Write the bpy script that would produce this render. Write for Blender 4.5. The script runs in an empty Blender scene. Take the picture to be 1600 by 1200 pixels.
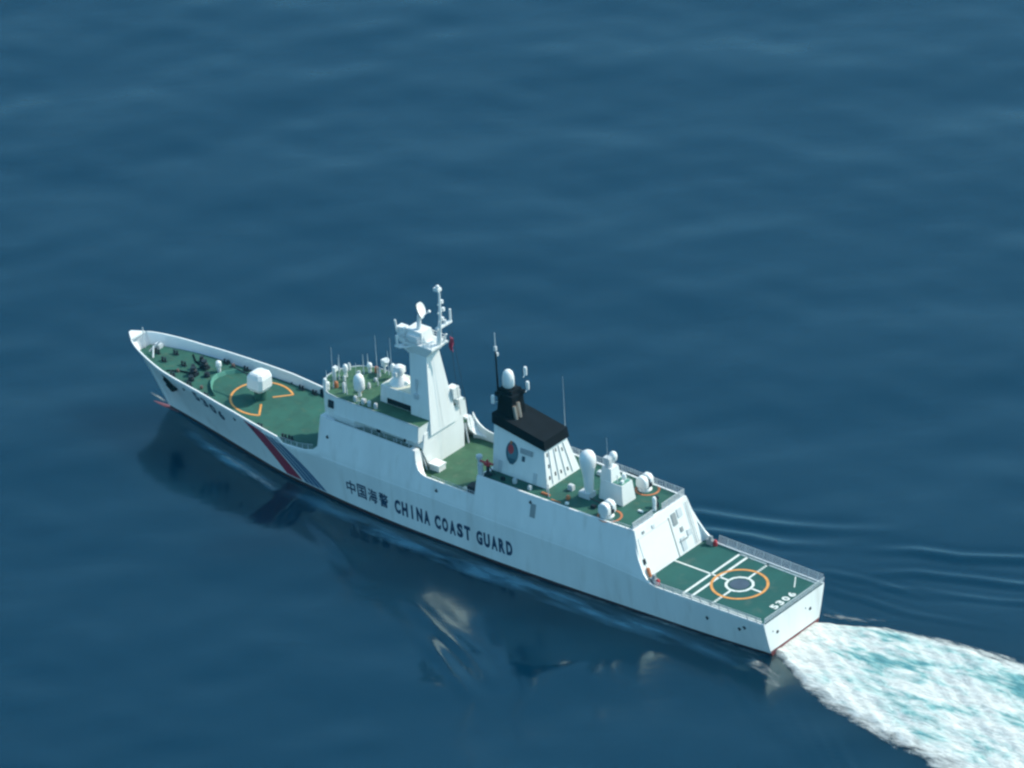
import bpy, math, random
import numpy as np
from mathutils import Vector, Matrix
random.seed(7)
rng = np.random.default_rng(11)
S = bpy.context.scene
C = S.collection
R = math.radians

# ------------------------------------------------------------------ camera
# world = ship axes: +x to the bow, +y to port, z up, origin at the transom on the waterline
cd = bpy.data.cameras.new('camera')
cam = bpy.data.objects.new('camera', cd); C.objects.link(cam)
F_ = Vector((0.57433752, -0.66340763, -0.47961102)); R_ = Vector((-0.77233356, -0.63333764, -0.04882941)); U_ = Vector((0.27136191, -0.39846425, 0.87612154))
m = Matrix((R_, U_, -F_)).transposed().to_4x4()
m.translation = Vector((84.639, -37.144, 0)) - F_ * 900
cam.matrix_world = m
cd.sensor_width = 36; cd.lens = 36 * 8744.4 / 1600
cd.clip_start = 10; cd.clip_end = 30000
S.camera = cam

# ------------------------------------------------------------------ sky + sun
SUN_TRAVEL = Vector((0.48, 0.78, -0.86)).normalized()
elev = math.asin(-SUN_TRAVEL.z)
W = bpy.data.worlds.new('World'); S.world = W; W.use_nodes = True
nt = W.node_tree; nt.nodes.clear()
sky = nt.nodes.new('ShaderNodeTexSky'); sky.sky_type = 'NISHITA'; sky.sun_disc = False
sky.sun_elevation = elev
sky.sun_rotation = math.atan2(-SUN_TRAVEL.x, -SUN_TRAVEL.y)
sky.altitude = 0; sky.air_density = 1.0; sky.dust_density = 1.6; sky.ozone_density = 3.0
bg = nt.nodes.new('ShaderNodeBackground'); bg.inputs[1].default_value = 0.15
wo = nt.nodes.new('ShaderNodeOutputWorld')
tint = nt.nodes.new('ShaderNodeMix'); tint.data_type = 'RGBA'; tint.blend_type = 'MULTIPLY'; tint.inputs[0].default_value = 1; tint.inputs[7].default_value = (.70, 1.05, 1.0, 1)
nt.links.new(sky.outputs[0], tint.inputs[6]); nt.links.new(tint.outputs[2], bg.inputs[0]); nt.links.new(bg.outputs[0], wo.inputs[0])
sd = bpy.data.lights.new('sun', 'SUN'); sd.energy = 2.9; sd.angle = R(0.55); sd.color = (1, .91, .78)
so = bpy.data.objects.new('sun', sd); C.objects.link(so)
so.rotation_euler = SUN_TRAVEL.to_track_quat('-Z', 'Y').to_euler()
so.location = (0, -100, 150)
S.view_settings.view_transform = 'Standard'; S.view_settings.look = 'None'
S.view_settings.exposure = 0.62; S.view_settings.gamma = 1
S.render.film_transparent = False
S.cycles.max_bounces = 6
S.cycles.filter_width = 2.5

# ------------------------------------------------------------------ materials
def mat(name, col, rough=0.5, metal=0.0, var=0.12, scale=0.6, streak=False, dirt=None, dirt_amt=0.0, spec=0.5):
    M = bpy.data.materials.new(name); M.use_nodes = True
    n = M.node_tree.nodes; l = M.node_tree.links
    b = n['Principled BSDF']; b.inputs['Roughness'].default_value = rough; b.inputs['Metallic'].default_value = metal
    b.inputs['Specular IOR Level'].default_value = spec
    tc = n.new('ShaderNodeTexCoord'); mp = n.new('ShaderNodeMapping')
    l.new(tc.outputs['Object'], mp.inputs[0])
    if streak: mp.inputs['Scale'].default_value = (1, 1, 0.16)
    t = n.new('ShaderNodeTexNoise'); t.inputs['Scale'].default_value = scale; t.inputs['Detail'].default_value = 6; t.inputs['Roughness'].default_value = .62
    l.new(mp.outputs[0], t.inputs['Vector'])
    mr = n.new('ShaderNodeMapRange'); mr.inputs[1].default_value = .3; mr.inputs[2].default_value = .7
    mr.inputs[3].default_value = 1 - var; mr.inputs[4].default_value = 1 + var * .5
    l.new(t.outputs[0], mr.inputs[0])
    mx = n.new('ShaderNodeMix'); mx.data_type = 'RGBA'; mx.blend_type = 'MULTIPLY'; mx.inputs[0].default_value = 1
    mx.inputs[6].default_value = (*col, 1); l.new(mr.outputs[0], mx.inputs[7])
    out = mx.outputs[2]
    if dirt:
        t2 = n.new('ShaderNodeTexNoise'); t2.inputs['Scale'].default_value = scale * 2.3; t2.inputs['Detail'].default_value = 8
        l.new(mp.outputs[0], t2.inputs['Vector'])
        m2 = n.new('ShaderNodeMapRange'); m2.inputs[1].default_value = .56; m2.inputs[2].default_value = .75; m2.inputs[4].default_value = dirt_amt
        l.new(t2.outputs[0], m2.inputs[0])
        m3 = n.new('ShaderNodeMix'); m3.data_type = 'RGBA'; l.new(m2.outputs[0], m3.inputs[0]); l.new(out, m3.inputs[6]); m3.inputs[7].default_value = (*dirt, 1)
        out = m3.outputs[2]
    l.new(out, b.inputs['Base Color'])
    return M
M = {}
M['white'] = mat('white_paint', (.77, .775, .76), .42, var=.06, scale=.35, streak=True, dirt=(.50, .44, .36), dirt_amt=.22)
M['hullwhite'] = mat('hull_white_paint', (.78, .785, .78), .38, var=.09, scale=.25, streak=True, dirt=(.45, .42, .38), dirt_amt=.32)
M['clean'] = mat('clean_white', (.79, .79, .78), .35, var=.03)
M['green'] = mat('deck_green', (.016, .096, .070), .85, var=.28, scale=.35, dirt=(.06, .10, .06), dirt_amt=.8)
M['olive'] = mat('deck_green_worn', (.038, .115, .062), .85, var=.28, scale=.4, dirt=(.12, .16, .10), dirt_amt=.5)
M['flight'] = mat('flight_deck_green', (.006, .082, .070), .85, var=.16, scale=.25, dirt=(.05, .10, .085), dirt_amt=.75)
M['lightgreen'] = mat('light_green', (.08, .25, .19), .6)
M['black'] = mat('funnel_black', (.006, .009, .013), .8, var=.4, spec=.12)
M['grid'] = mat('grid_slate', (.05, .075, .11), .6, var=.2)
M['dark'] = mat('dark_grey', (.018, .027, .036), .6, var=.3, spec=.2)
M['glass'] = mat('dark_glass', (.012, .018, .025), .12)
M['grey'] = mat('mid_grey', (.28, .30, .31), .5)
M['rail'] = mat('rail_grey', (.55, .58, .60), .5)
M['brown'] = mat('rust_brown', (.12, .07, .06), .7, var=.3)
M['orange'] = mat('orange_marking', (.72, .30, .07), .6, var=.25, scale=1.2)
M['oran2'] = mat('rust_orange', (.50, .16, .06), .6, var=.3)
M['red'] = mat('red_paint', (.45, .03, .04), .5)
M['stripe_red'] = mat('stripe_red', (.34, .025, .06), .45, var=.1)
M['stripe_blue'] = mat('stripe_blue', (.06, .14, .25), .45, var=.1)
M['scuff'] = mat('scuffed_white', (.55, .58, .55), .6, var=.3)
M['navy'] = mat('letter_navy', (.010, .040, .10), .5, var=.15)
M['mark'] = mat('deck_white_marking', (.72, .74, .70), .65, var=.22, scale=2.0)
M['boot'] = mat('boot_topping', (.060, .018, .022), .45, var=.4, scale=.5)
M['bulb'] = mat('bulb_antifouling', (.17, .045, .05), .45, var=.3)
M['steel'] = mat('exhaust_steel', (.55, .48, .42), .35, metal=.6)
M['cream'] = mat('cream_paint', (.62, .62, .50), .5)
M['teal'] = mat('emblem_teal', (.02, .09, .13), .5)

# ------------------------------------------------------------------ mesh helpers
class MB:
    def __init__(s): s.v = []; s.f = []; s.mi = []; s.cur = 0
    def add(s, vs, fs):
        o = len(s.v); s.v += [tuple(map(float, p)) for p in vs]; s.f += [tuple(o + i for i in f) for f in fs]; s.mi += [s.cur] * len(fs); return s
    def prism(s, bot, top):          # two loops of equal length -> closed solid
        n = len(bot)
        return s.add(list(bot) + list(top), [tuple(range(n))[::-1], tuple(range(n, 2 * n))] + [(i, (i + 1) % n, n + (i + 1) % n, n + i) for i in range(n)])
    def box(s, x0, x1, y0, y1, z0, z1):
        return s.prism([(x0, y0, z0), (x1, y0, z0), (x1, y1, z0), (x0, y1, z0)], [(x0, y0, z1), (x1, y0, z1), (x1, y1, z1), (x0, y1, z1)])
    def taper(s, b, z0, t, z1):      # b,t = (x0,x1,y0,y1); z may be (aft, fwd)
        za, zb = (z1 if isinstance(z1, tuple) else (z1, z1))
        wa, wb = (z0 if isinstance(z0, tuple) else (z0, z0))
        return s.prism([(b[0], b[2], wa), (b[1], b[2], wb), (b[1], b[3], wb), (b[0], b[3], wa)], [(t[0], t[2], za), (t[1], t[2], zb), (t[1], t[3], zb), (t[0], t[3], za)])
    def tube(s, p, q, r, r2=None, n=8):
        p = Vector(p); q = Vector(q); r2 = r if r2 is None else r2
        d = (q - p).normalized(); a = d.orthogonal().normalized(); b = d.cross(a)
        L = [[p + (a * math.cos(t) + b * math.sin(t)) * r for t in [2 * math.pi * i / n for i in range(n)]], [q + (a * math.cos(t) + b * math.sin(t)) * r2 for t in [2 * math.pi * i / n for i in range(n)]]]
        return s.prism(L[0], L[1])
    def path(s, pts, r, n=6):
        for a, b in zip(pts[:-1], pts[1:]): s.tube(a, b, r, n=n)
        return s
    def lathe(s, c, prof, n=24, sx=1, sy=1):   # prof: (radius, z)
        vs = []; fs = []
        for r, z in prof:
            for i in range(n):
                t = 2 * math.pi * i / n; vs.append((c[0] + sx * r * math.cos(t), c[1] + sy * r * math.sin(t), c[2] + z))
        for k in range(len(prof) - 1):
            for i in range(n): fs.append((k * n + i, k * n + (i + 1) % n, (k + 1) * n + (i + 1) % n, (k + 1) * n + i))
        fs.append(tuple(range(n))[::-1]); fs.append(tuple((len(prof) - 1) * n + i for i in range(n)))
        return s.add(vs, fs)
    def ring(s, c, r0, r1, z, h=.02, n=48, a0=0, a1=2 * math.pi):   # thin annulus slab
        k = n; full = abs(a1 - a0 - 2 * math.pi) < 1e-6
        for i in range(k):
            t0 = a0 + (a1 - a0) * i / k; t1 = a0 + (a1 - a0) * (i + 1) / k
            P = lambda r, t, zz: (c[0] + r * math.cos(t), c[1] + r * math.sin(t), zz)
            s.add([P(r0, t0, z + h), P(r1, t0, z + h), P(r1, t1, z + h), P(r0, t1, z + h), P(r1, t0, z), P(r1, t1, z), P(r0, t0, z), P(r0, t1, z)], [(0, 1, 2, 3), (1, 4, 5, 2), (0, 3, 7, 6)])
        return s
    def line(s, p, q, w, z, h=.02):     # painted strip on a deck
        p = Vector((p[0], p[1], 0)); q = Vector((q[0], q[1], 0)); d = (q - p).normalized(); o = Vector((-d.y, d.x, 0)) * w / 2
        L = [p - o, q - o, q + o, p + o]
        return s.prism([(a.x, a.y, z) for a in L], [(a.x, a.y, z + h) for a in L])
    def build(s, name, mats, parent=None, smooth=None):
        me = bpy.data.meshes.new(name); me.from_pydata(s.v, [], s.f)
        if not isinstance(mats, (list, tuple)): mats = [mats]
        for k in mats: me.materials.append(M[k])
        me.polygons.foreach_set('material_index', s.mi)
        import bmesh
        b = bmesh.new(); b.from_mesh(me); bmesh.ops.recalc_face_normals(b, faces=b.faces); b.to_mesh(me); b.free()
        if smooth:
            me.polygons.foreach_set('use_smooth', [True] * len(me.polygons)); me.set_sharp_from_angle(angle=R(smooth))
        me.update()
        o = bpy.data.objects.new(name, me); C.objects.link(o)
        if parent: o.parent = parent
        return o
def empty(name, loc, label, cat, group=None):
    o = bpy.data.objects.new(name, None); C.objects.link(o); o.location = loc
    o['label'] = label; o['category'] = cat
    if group: o['group'] = group
    return o
def interp(x, pts):
    return float(np.interp(x, [p[0] for p in pts], [p[1] for p in pts]))
def smooth_interp(pts):
    # monotone-ish cubic through points
    xs = np.array([p[0] for p in pts], float); ys = np.array([p[1] for p in pts], float)
    h = np.diff(xs); d = np.diff(ys) / h; mk = np.zeros(len(xs)); mk[0] = d[0]; mk[-1] = d[-1]
    for i in range(1, len(xs) - 1):
        mk[i] = 0 if d[i - 1] * d[i] <= 0 else (h[i - 1] + h[i]) / (h[i] / d[i - 1] + h[i - 1] / d[i]) if True else 0
    def f(x):
        i = int(min(max(np.searchsorted(xs, x) - 1, 0), len(h) - 1)); t = (x - xs[i]) / h[i]
        return float((2*t**3-3*t*t+1)*ys[i] + (t**3-2*t*t+t)*h[i]*mk[i] + (-2*t**3+3*t*t)*ys[i+1] + (t**3-t*t)*h[i]*mk[i+1])
    return f

# ------------------------------------------------------------------ hull form
WL = smooth_interp([(0, 5.6), (10, 6.5), (24, 7.2), (40, 7.9), (54, 8.15), (67, 8.1), (79, 7.6), (90, 6.6), (97, 5.8), (105, 4.5), (113, 3.1), (120, 1.9), (126, .95), (130, .35), (132.6, .05)])
KN = smooth_interp([(0, 7.4), (10, 7.6), (24, 7.9), (40, 8.2), (54, 8.3), (67, 8.3), (79, 8.25), (86, 8.15), (92, 8.0), (97, 7.85), (105, 7.4), (113, 6.5), (120, 5.6), (124, 4.75), (127, 3.8), (129.5, 2.75), (131.3, 1.6), (132.2, .8), (132.6, .22)])
KZ = smooth_interp([(0, 6.1), (18, 6.1), (24, 6.8), (40, 7.5), (60, 7.55), (86, 7.6), (89.8, 7.25), (93, 7.0), (96, 7.4), (105, 9.0), (113, 9.5), (122, 10.0), (128, 10.8), (132.6, 11.35)])
TOP = [(0, 6.12), (20.2, 6.12), (21.2, 6.5), (22.3, 7.6), (23.4, 9.4), (24.2, 11.2), (24.8, 13.4), (54.6, 13.5), (54.65, 10.3), (64.4, 10.4), (65.3, 10.6), (66.0, 11.0), (66.5, 11.7), (66.8, 12.6), (67.0, 13.7), (85.5, 13.7), (85.8, 10.0), (86.3, 8.9), (87.3, 8.0), (89, 7.5), (91, 7.3), (93.6, 7.15), (94.8, 8.0), (96, 8.15), (105, 9.25), (113, 9.85), (122, 10.3), (128, 11.05), (132.6, 11.6)]
def top(x): return interp(x, TOP)
def stem(z): return 125 + 7.6 * max(-.25, z / 11.5)
def xr(xg, z):
    return xg if xg <= 95 else 95 + (xg - 95) * (stem(z) - 95) / 37.6
def xg_of(x, z):
    return x if x <= 95 else 95 + (x - 95) * 37.6 / (stem(z) - 95)
def hw(xg, z):
    kz = min(KZ(xg), top(xg) - .03); w = WL(xg); k = KN(xg)
    if z <= kz:
        t = max(0, z / kz); fl = interp(xg, [(0, .85), (60, 1.0), (95, 1.15), (125, 1.5)])
        return w + (k - w) * t ** fl if z >= 0 else w + z * .25
    if xg > 92: return k
    slope = .245
    return k - (z - kz) * slope
def surf(x, z): return hw(xg_of(x, z), z)
def topw(xg): return hw(xg, top(xg))

ship = empty('patrol_ship', (0, 0, 0), 'white coast guard patrol ship with green decks and CHINA COAST GUARD along its side', 'ship')

# hull shell
xs = sorted(set([round(i * .6, 3) for i in range(0, 222)] + [p[0] for p in TOP] + [132.0, 132.3, 132.6, 24.5, 23, 21.7, 54.5, 54.7]))
xs = [x for x in xs if x <= 132.6]
lv = [-1.5, -.6, 0, .25, .5, .9, 1.4, 2.0, 2.7, 3.5, 4.3]
def levels(x):
    kz = min(KZ(x), top(x) - .03); tz = top(x)
    low = [z * (kz / 6.1 if z > .6 else 1) for z in lv]
    return low + [low[-1] + (kz - low[-1]) * t for t in (.33, .66, 1)] + [kz + (tz - kz) * t for t in (.2, .4, .6, .8, 1)]
hb = MB(); NL = len(lv) + 8; n = len(xs)
for side in (1, -1):
    base = len(hb.v); vs = []
    for x in xs:
        for z in levels(x): vs.append((xr(x, z), side * hw(x, z), z))
    hb.v += vs
    for i in range(n - 1):
        for k in range(NL - 1):
            a = base + i * NL + k
            q = (a, a + NL, a + NL + 1, a + 1)
            hb.f.append(q if side < 0 else q[::-1]); hb.mi.append(1 if k < 4 else 0)
o2 = n * NL
for k in range(NL - 1):    # transom and stem edge
    hb.f.append((k, k + 1, o2 + k + 1, o2 + k)); hb.mi.append(2 if k < 5 else 0)
    a = (n - 1) * NL + k; hb.f.append((a, o2 + a, o2 + a + 1, a + 1)); hb.mi.append(0)
hull = hb.build('hull', ['hullwhite', 'boot', 'bulb'], ship, 28)

# inner side plates, bulwark and rail cap
def dz(x):
    if x < 23.0: return 6.06
    if x < 54.62: return 13.3
    if x < 67.0: return 9.75
    if x < 85.6: return 13.3
    return interp(x, [(85, 7.0), (95, 7.05), (105, 7.9), (115, 8.6), (132.6, 9.8)])
ib = MB()
for side in (1, -1):
    ring_ = []
    for x in xs:
        if x > 131.2: break
        tz = top(x); w = topw(x); th = .26 if x > 80 or 54.6 < x < 67 or x < 25 else .3
        d = min(dz(x), tz - .02)
        wi = w - th - (0 if x < 92 else (tz - d) * .18)
        ring_.append([(xr(x, tz), side * w, tz + .003), (xr(x, tz), side * w, tz + .05), (xr(x, tz), side * (w - th), tz + .05), (xr(x, d), side * wi, d - .06)])
    b0 = len(ib.v)
    for r4 in ring_: ib.v += r4
    for i in range(len(ring_) - 1):
        for k in range(3):
            a = b0 + i * 4 + k; ib.f.append((a, a + 4, a + 5, a + 1)); ib.mi.append(0)
a = topw(131.2)
ib.prism([(xr(131.1, 11.4), -a, 11.2), (132.75, -.25, 11.4), (132.75, .25, 11.4), (xr(131.1, 11.4), a, 11.2)], [(xr(131.1, 11.4), -a, 11.5), (132.75, -.28, 11.72), (132.75, .28, 11.72), (xr(131.1, 11.4), a, 11.5)])
ib.build('bulwark', 'clean', ship)
# knuckle / rubbing strake lines
for side in (1, -1):
    sb = MB(); pts = [(x, side * (hw(x, KZ(x)) + .01), KZ(x)) for x in np.arange(20, 86, 1.0)]
    sb.path(pts, .04, 5); sb.build('knuckle_strake', 'hullwhite', ship)

# ------------------------------------------------------------------ decks
def deck(name, x0, x1, zf, m, inset=.12, step=.8):
    d = MB(); X = list(np.arange(x0, x1, step)) + [x1]; vs = []
    for x in X:
        z = zf(x); w = max(.05, surf(x, z) - inset)
        vs += [(x, w, z), (x, -w, z), (x, -w, z - .15), (x, w, z - .15)]
    fs = []
    for i in range(len(X) - 1):
        a = i * 4
        fs += [(a, a + 1, a + 5, a + 4), (a + 2, a + 3, a + 7, a + 6)]
    d.add(vs, fs); return d.build(name, m, ship)
fd = deck('flight_deck', .1, 23.6, lambda x: 6.08, 'flight')
deck('hangar_roof', 24.7, 54.5, lambda x: 13.36, 'green')
deck('waist_deck', 54.5, 70, lambda x: 9.8, 'olive', .3)
deck('foredeck', 85.4, 129.8, lambda x: dz(max(x, 86)) , 'green', .3)
deck('superstructure_deck', 66.9, 85.6, lambda x: 13.4, 'olive')

# ------------------------------------------------------------------ flight deck markings
FZ = 6.085
mk = MB()
mk.line((23.3, 0), (14.2, 0), .30, FZ)
for xx in (15.4, 13.9): mk.line((xx, 7.1), (xx, -7.1), .42, FZ)
for s in (1, -1): mk.line((15.5, s * 7.05), (.9, s * 6.75), .30, FZ)
for k in range(7):
    for s in (1, -1):
        y0 = 3.9 + k * .48
        if k != 99: mk.line((10.1, s * y0), (10.1, s * (y0 + .30)), .42, FZ)
C0 = (10.1, 0)
# grid surround: rounded square + four spokes
def arc(c, r, a0, a1, w):
    mk.ring(c, r - w / 2, r + w / 2, FZ, .02, 14, a0, a1)
arc(C0, 2.05, 0, 2 * math.pi, .42)
for a in (0, 90, 180, 270):
    t = R(a); mk.line((C0[0] + 2.2 * math.cos(t), 2.2 * math.sin(t)), (C0[0] + 4.0 * math.cos(t), 4.0 * math.sin(t)), .36, FZ)
mk.line((4.6, -6.5), (2.9, -3.9), .16, FZ)
mk.build('deck_marking', 'mark', fd)
mo = MB(); mo.ring(C0, 4.0, 4.42, FZ + .012, .02, 64); mo.build('landing_circle', 'orange', fd)
md = MB(); md.lathe((C0[0], 0, FZ), [(1.45, 0), (1.5, .03)], 28); md.build('landing_grid', 'grid', fd)

# ------------------------------------------------------------------ lettering
def text_mesh(body, off=.018):
    cu = bpy.data.curves.new('tmp', 'FONT'); cu.body = body; cu.size = 1; cu.resolution_u = 3; cu.offset = off
    o = bpy.data.objects.new('tmp', cu); C.objects.link(o)
    dg = bpy.context.evaluated_depsgraph_get(); dg.update()
    me = bpy.data.meshes.new_from_object(o.evaluated_get(dg))
    V = np.array([v.co[:] for v in me.vertices]); Fc = [tuple(p.vertices) for p in me.polygons]
    bpy.data.objects.remove(o); bpy.data.curves.remove(cu); bpy.data.meshes.remove(me)
    V = V[:, :2]; mn = V.min(0); mxx = V.max(0)
    return (V - mn) / (mxx - mn), Fc
def text_part(name, body, fn, m, parent, bold=0.0, thick=.02):
    V, Fc = text_mesh(body, 0 if ord(body[0]) > 255 else .03)
    b = MB()
    offs = [(0, 0)] if not bold else [(-bold, 0), (bold, 0), (0, bold), (0, -bold)]
    for k, (dx, dy) in enumerate(offs):
        b.add([fn(u + dx, v + dy, k * .004) for u, v in V], Fc)
    return b.build(name, m, parent)
def on_hull(x0, x1, z0, z1, lean=0):
    def f(u, v, k):
        x = x0 + (x1 - x0) * u + lean * (v - .5); z = z0 + (z1 - z0) * v
        return (x, surf(x, z) + .035 + k, z)
    return f
def word(body, x0, pitch, wid, z0, z1):
    b = MB()
    for i, ch in enumerate(body):
        w = wid * (.28 if ch == 'I' else 1); xa = x0 - i * pitch - (wid - w) / 2
        V, Fc = text_mesh(ch, .055)
        f = on_hull(xa, xa - w, z0, z1); b.add([f(u, v, 0) for u, v in V], Fc)
    b.build('hull_lettering', 'navy', hull)
word('CHINA', 70.6, 1.48, 1.2, 2.4, 4.9)
word('COAST', 62.5, 1.48, 1.2, 2.35, 4.85)
word('GUARD', 54.2, 1.46, 1.2, 2.35, 4.85)
for i, ch in enumerate('中国海警'):
    xa = 80.6 - i * 2.28
    text_part('hull_lettering', ch, on_hull(xa, xa - 1.8, 2.6, 5.0), 'navy', hull, .022)
for i, ch in enumerate('5306'):
    xa = 114.3 - i * 1.75; zb = 7.2 - i * .55
    text_part('bow_number', ch, on_hull(xa, xa - 1.25, zb, zb + 2.0), 'navy', hull, .02)
for i, ch in enumerate('5306'):
    ya = 2.75 - i * 1.42
    text_part('deck_number', ch, (lambda ya: lambda u, v, k: (1.35 + 1.25 * v, ya - 1.0 * u, FZ + .02 + k))(ya), 'mark', fd, .03)
# livery stripes
def stripe(name, top2, bot2, m, n=10):
    b = MB(); vs = []; 
    for i in range(n + 1):
        t = i / n
        row = []
        for j in range(4):
            u = j / 3
            xt = top2[0][0] + (top2[1][0] - top2[0][0]) * u; zt = top2[0][1] + (top2[1][1] - top2[0][1]) * u
            xb = bot2[0][0] + (bot2[1][0] - bot2[0][0]) * u; zb = bot2[0][1] + (bot2[1][1] - bot2[0][1]) * u
            x = xt + (xb - xt) * t; z = zt + (zb - zt) * t
            vs.append((x, surf(x, z) + .03, z))
    fs = [(i * 4 + j, i * 4 + j + 1, i * 4 + 5 + j, i * 4 + 4 + j) for i in range(n) for j in range(3)]
    b.add(vs, fs); b.build(name, m, hull)
stripe('hull_stripe', ((102.0, 8.6), (98.0, 8.0)), ((94.6, .7), (91.0, .7)), 'stripe_red')
for k in range(4):
    t0 = 97.4 - k * 1.05; b0 = 90.3 - k * 1.25
    stripe('hull_stripe', ((t0, min(7.6, top(t0) - .35)), (t0 - .85, min(7.5, top(t0 - .85) - .35))), ((b0, .7), (b0 - 1.05, .7)), 'stripe_blue')
# bulb, anchor, hull fittings
b = MB(); prof = []
for i in range(13):
    t = i / 12; prof.append((t, .95 * math.sin(math.pi * min(1, .5 + t * .5)) ** .6 if t > 0 else .95))
vs = []; fs = []; N = 14
for i in range(13):
    t = i / 12; x = 123.0 + 9.4 * t; r = 1.05 * math.sqrt(max(0, 1 - t ** 5)) + .01
    for j in range(N):
        a = 2 * math.pi * j / N; vs.append((x, r * .9 * math.sin(a), -.82 + r * math.cos(a)))
for i in range(12):
    for j in range(N): fs.append((i * N + j, i * N + (j + 1) % N, (i + 1) * N + (j + 1) % N, (i + 1) * N + j))
b.add(vs, fs); b.build('bulbous_bow', 'bulb', ship, 60)
for s in (1, -1):
    b = MB()
    def hp(x, z, o): return (x, s * (surf(x, z) + o), z)
    b.prism([hp(122.7, 8.6, -.05), hp(121.1, 8.8, -.05), hp(119.9, 6.8, -.05), hp(120.5, 5.9, -.05), hp(121.9, 6.7, -.05)], [hp(122.7, 8.6, .06), hp(121.1, 8.8, .06), hp(119.9, 6.8, .06), hp(120.5, 5.9, .06), hp(121.9, 6.7, .06)])
    pk = b.build('anchor_pocket', 'dark', ship)
    b = MB(); b.tube(hp(121.7, 8.4, .1), hp(120.9, 6.5, .2), .42)
    b.tube(hp(122.0, 7.0, .2), hp(120.9, 6.2, .35), .4); b.tube(hp(119.6, 7.2, .2), hp(120.9, 6.2, .35), .4)
    b.build('anchor', 'black', pk)
for x, z in ((10.7, 3.7), (4.9, 3.7), (3.9, 4.3), (62.0, 8.9), (116.5, 8.6), (104.5, 7.6), (100.0, 7.6), (84.4, 10.9), (44, 12.3)):
    for s in (1, -1):
        if x > 130: continue
        b = MB(); y = surf(x, z); b.box(x - .28, x + .28, s * (y - .1), s * (y + .05), z - .12, z + .12); b.box(x - .1, x + .1, s * (y - .1), s * (y + .055), z - .34, z + .34); b.build('fairlead', 'dark', hull)
b = MB(); y0 = surf(43.2, 11.3)
b.prism([(43.9, surf(43.9, 12.3) + .02, 12.3), (42.9, surf(42.9, 12.3) + .02, 12.3), (42.9, surf(42.9, 10.2) + .02, 10.2), (43.9, surf(43.9, 10.2) + .02, 10.2)], [(43.9, surf(43.9, 12.3) + .05, 12.3), (42.9, surf(42.9, 12.3) + .05, 12.3), (42.9, surf(42.9, 10.2) + .05, 10.2), (43.9, surf(43.9, 10.2) + .05, 10.2)])
b.build('side_vent', 'grey', hull)
for y, z, r in ((4.2, 3.5, .27), (-3.8, 3.5, .27), (5.3, 4.1, .1), (-2.7, 4.1, .1)):
    b = MB(); b.tube((.05, y, z), (-.06, y, z), r); b.build('transom_port', 'dark', hull)
# square bridge-wing opening on the port side

# ------------------------------------------------------------------ hangar face
def quad_solid(b, p, nrm, t):
    n_ = Vector(nrm) * t
    b.prism([Vector(q) for q in p], [Vector(q) + n_ for q in p])
b = MB()
YB, YT = 7.55, 6.3
b.prism([(22.3, -YB, 6.05), (24.6, -YB, 6.05), (24.6, YB, 6.05), (22.3, YB, 6.05)], [(24.68, -YT, 13.42), (25.4, -YT, 13.42), (25.4, YT, 13.42), (24.68, YT, 13.42)])
hg = b.build('hangar_bulkhead', 'white', ship)
def hf(y, z, o=0): # point on raked hangar face
    t = (z - 6.05) / 7.37; return (22.3 + 2.38 * t - o * .95, y, z + o * .3)
b = MB()
def hface(b, y0, y1, z0, z1, o0=-.03, o1=.07):
    b.prism([hf(y0, z0, o0), hf(y1, z0, o0), hf(y1, z1, o0), hf(y0, z1, o0)], [hf(y0, z0, o1), hf(y1, z0, o1), hf(y1, z1, o1), hf(y0, z1, o1)])
hface(b, -1.1, 6.1, 6.15, 12.0)
dr = b.build('hangar_door', 'clean', hg)
b = MB()
hface(b, -1.32, -1.15, 6.15, 12.2, -.02, .12)
b.build('door_frame', 'grey', dr)
b = MB()
hface(b, -1.1, 6.1, 12.02, 12.08, -.02, .1)
b.build('door_lintel', 'rail', dr)
for (y0, y1, z0, z1, m_) in ((-2.9, -1.9, 10.6, 12.4, 'grey'), (-4.4, -3.3, 11.3, 12.6, 'rail'), (-3.6, -3.0, 9.2, 9.9, 'grey'), (5.9, 6.4, 8.2, 9.0, 'dark'), (-5.2, -4.2, 8.1, 9.0, 'rail'), (-4.1, -2.2, 7.9, 8.1, 'grey'), (2.0, 2.6, 12.2, 12.7, 'rail'), (4.4, 4.9, 12.3, 12.7, 'grey'), (-3.4, -2.4, 6.5, 8.5, 'rail')):
    b = MB(); hface(b, y0, y1, z0, z1, -.02, .12); b.build('wall_fitting', m_, hg)
b = MB(); b.path([hf(-5.5, 6.5, .18), hf(-5.5, 12.9, .18)], .05); b.path([hf(-5.95, 6.5, .18), hf(-5.95, 12.9, .18)], .05)
for z in np.arange(6.6, 12.8, .4): b.tube(hf(-5.5, z, .16), hf(-5.95, z, .16), .03, n=4)
b.build('ladder', 'rail', hg)
b = MB(); hface(b, 5.95, 6.25, 6.2, 7.6, .1, .5); b.build('fire_hose_box', 'oran2', hg)
for s in (1, -1):
    b = MB(); b.box(20.2, 21.4, s * 6.9 - .35, s * 6.9 + .35, 6.08, 6.9); b.box(20.5, 21.0, s * 6.9 - .2, s * 6.9 + .2, 6.9, 7.5); b.build('deck_winch', 'grey', ship)
    b = MB(); b.lathe((20.0, s * 7.0, 6.08), [(.34, 0), (.34, .7), (.15, .95)], 10); b.build('fire_monitor', 'red', ship)

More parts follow.
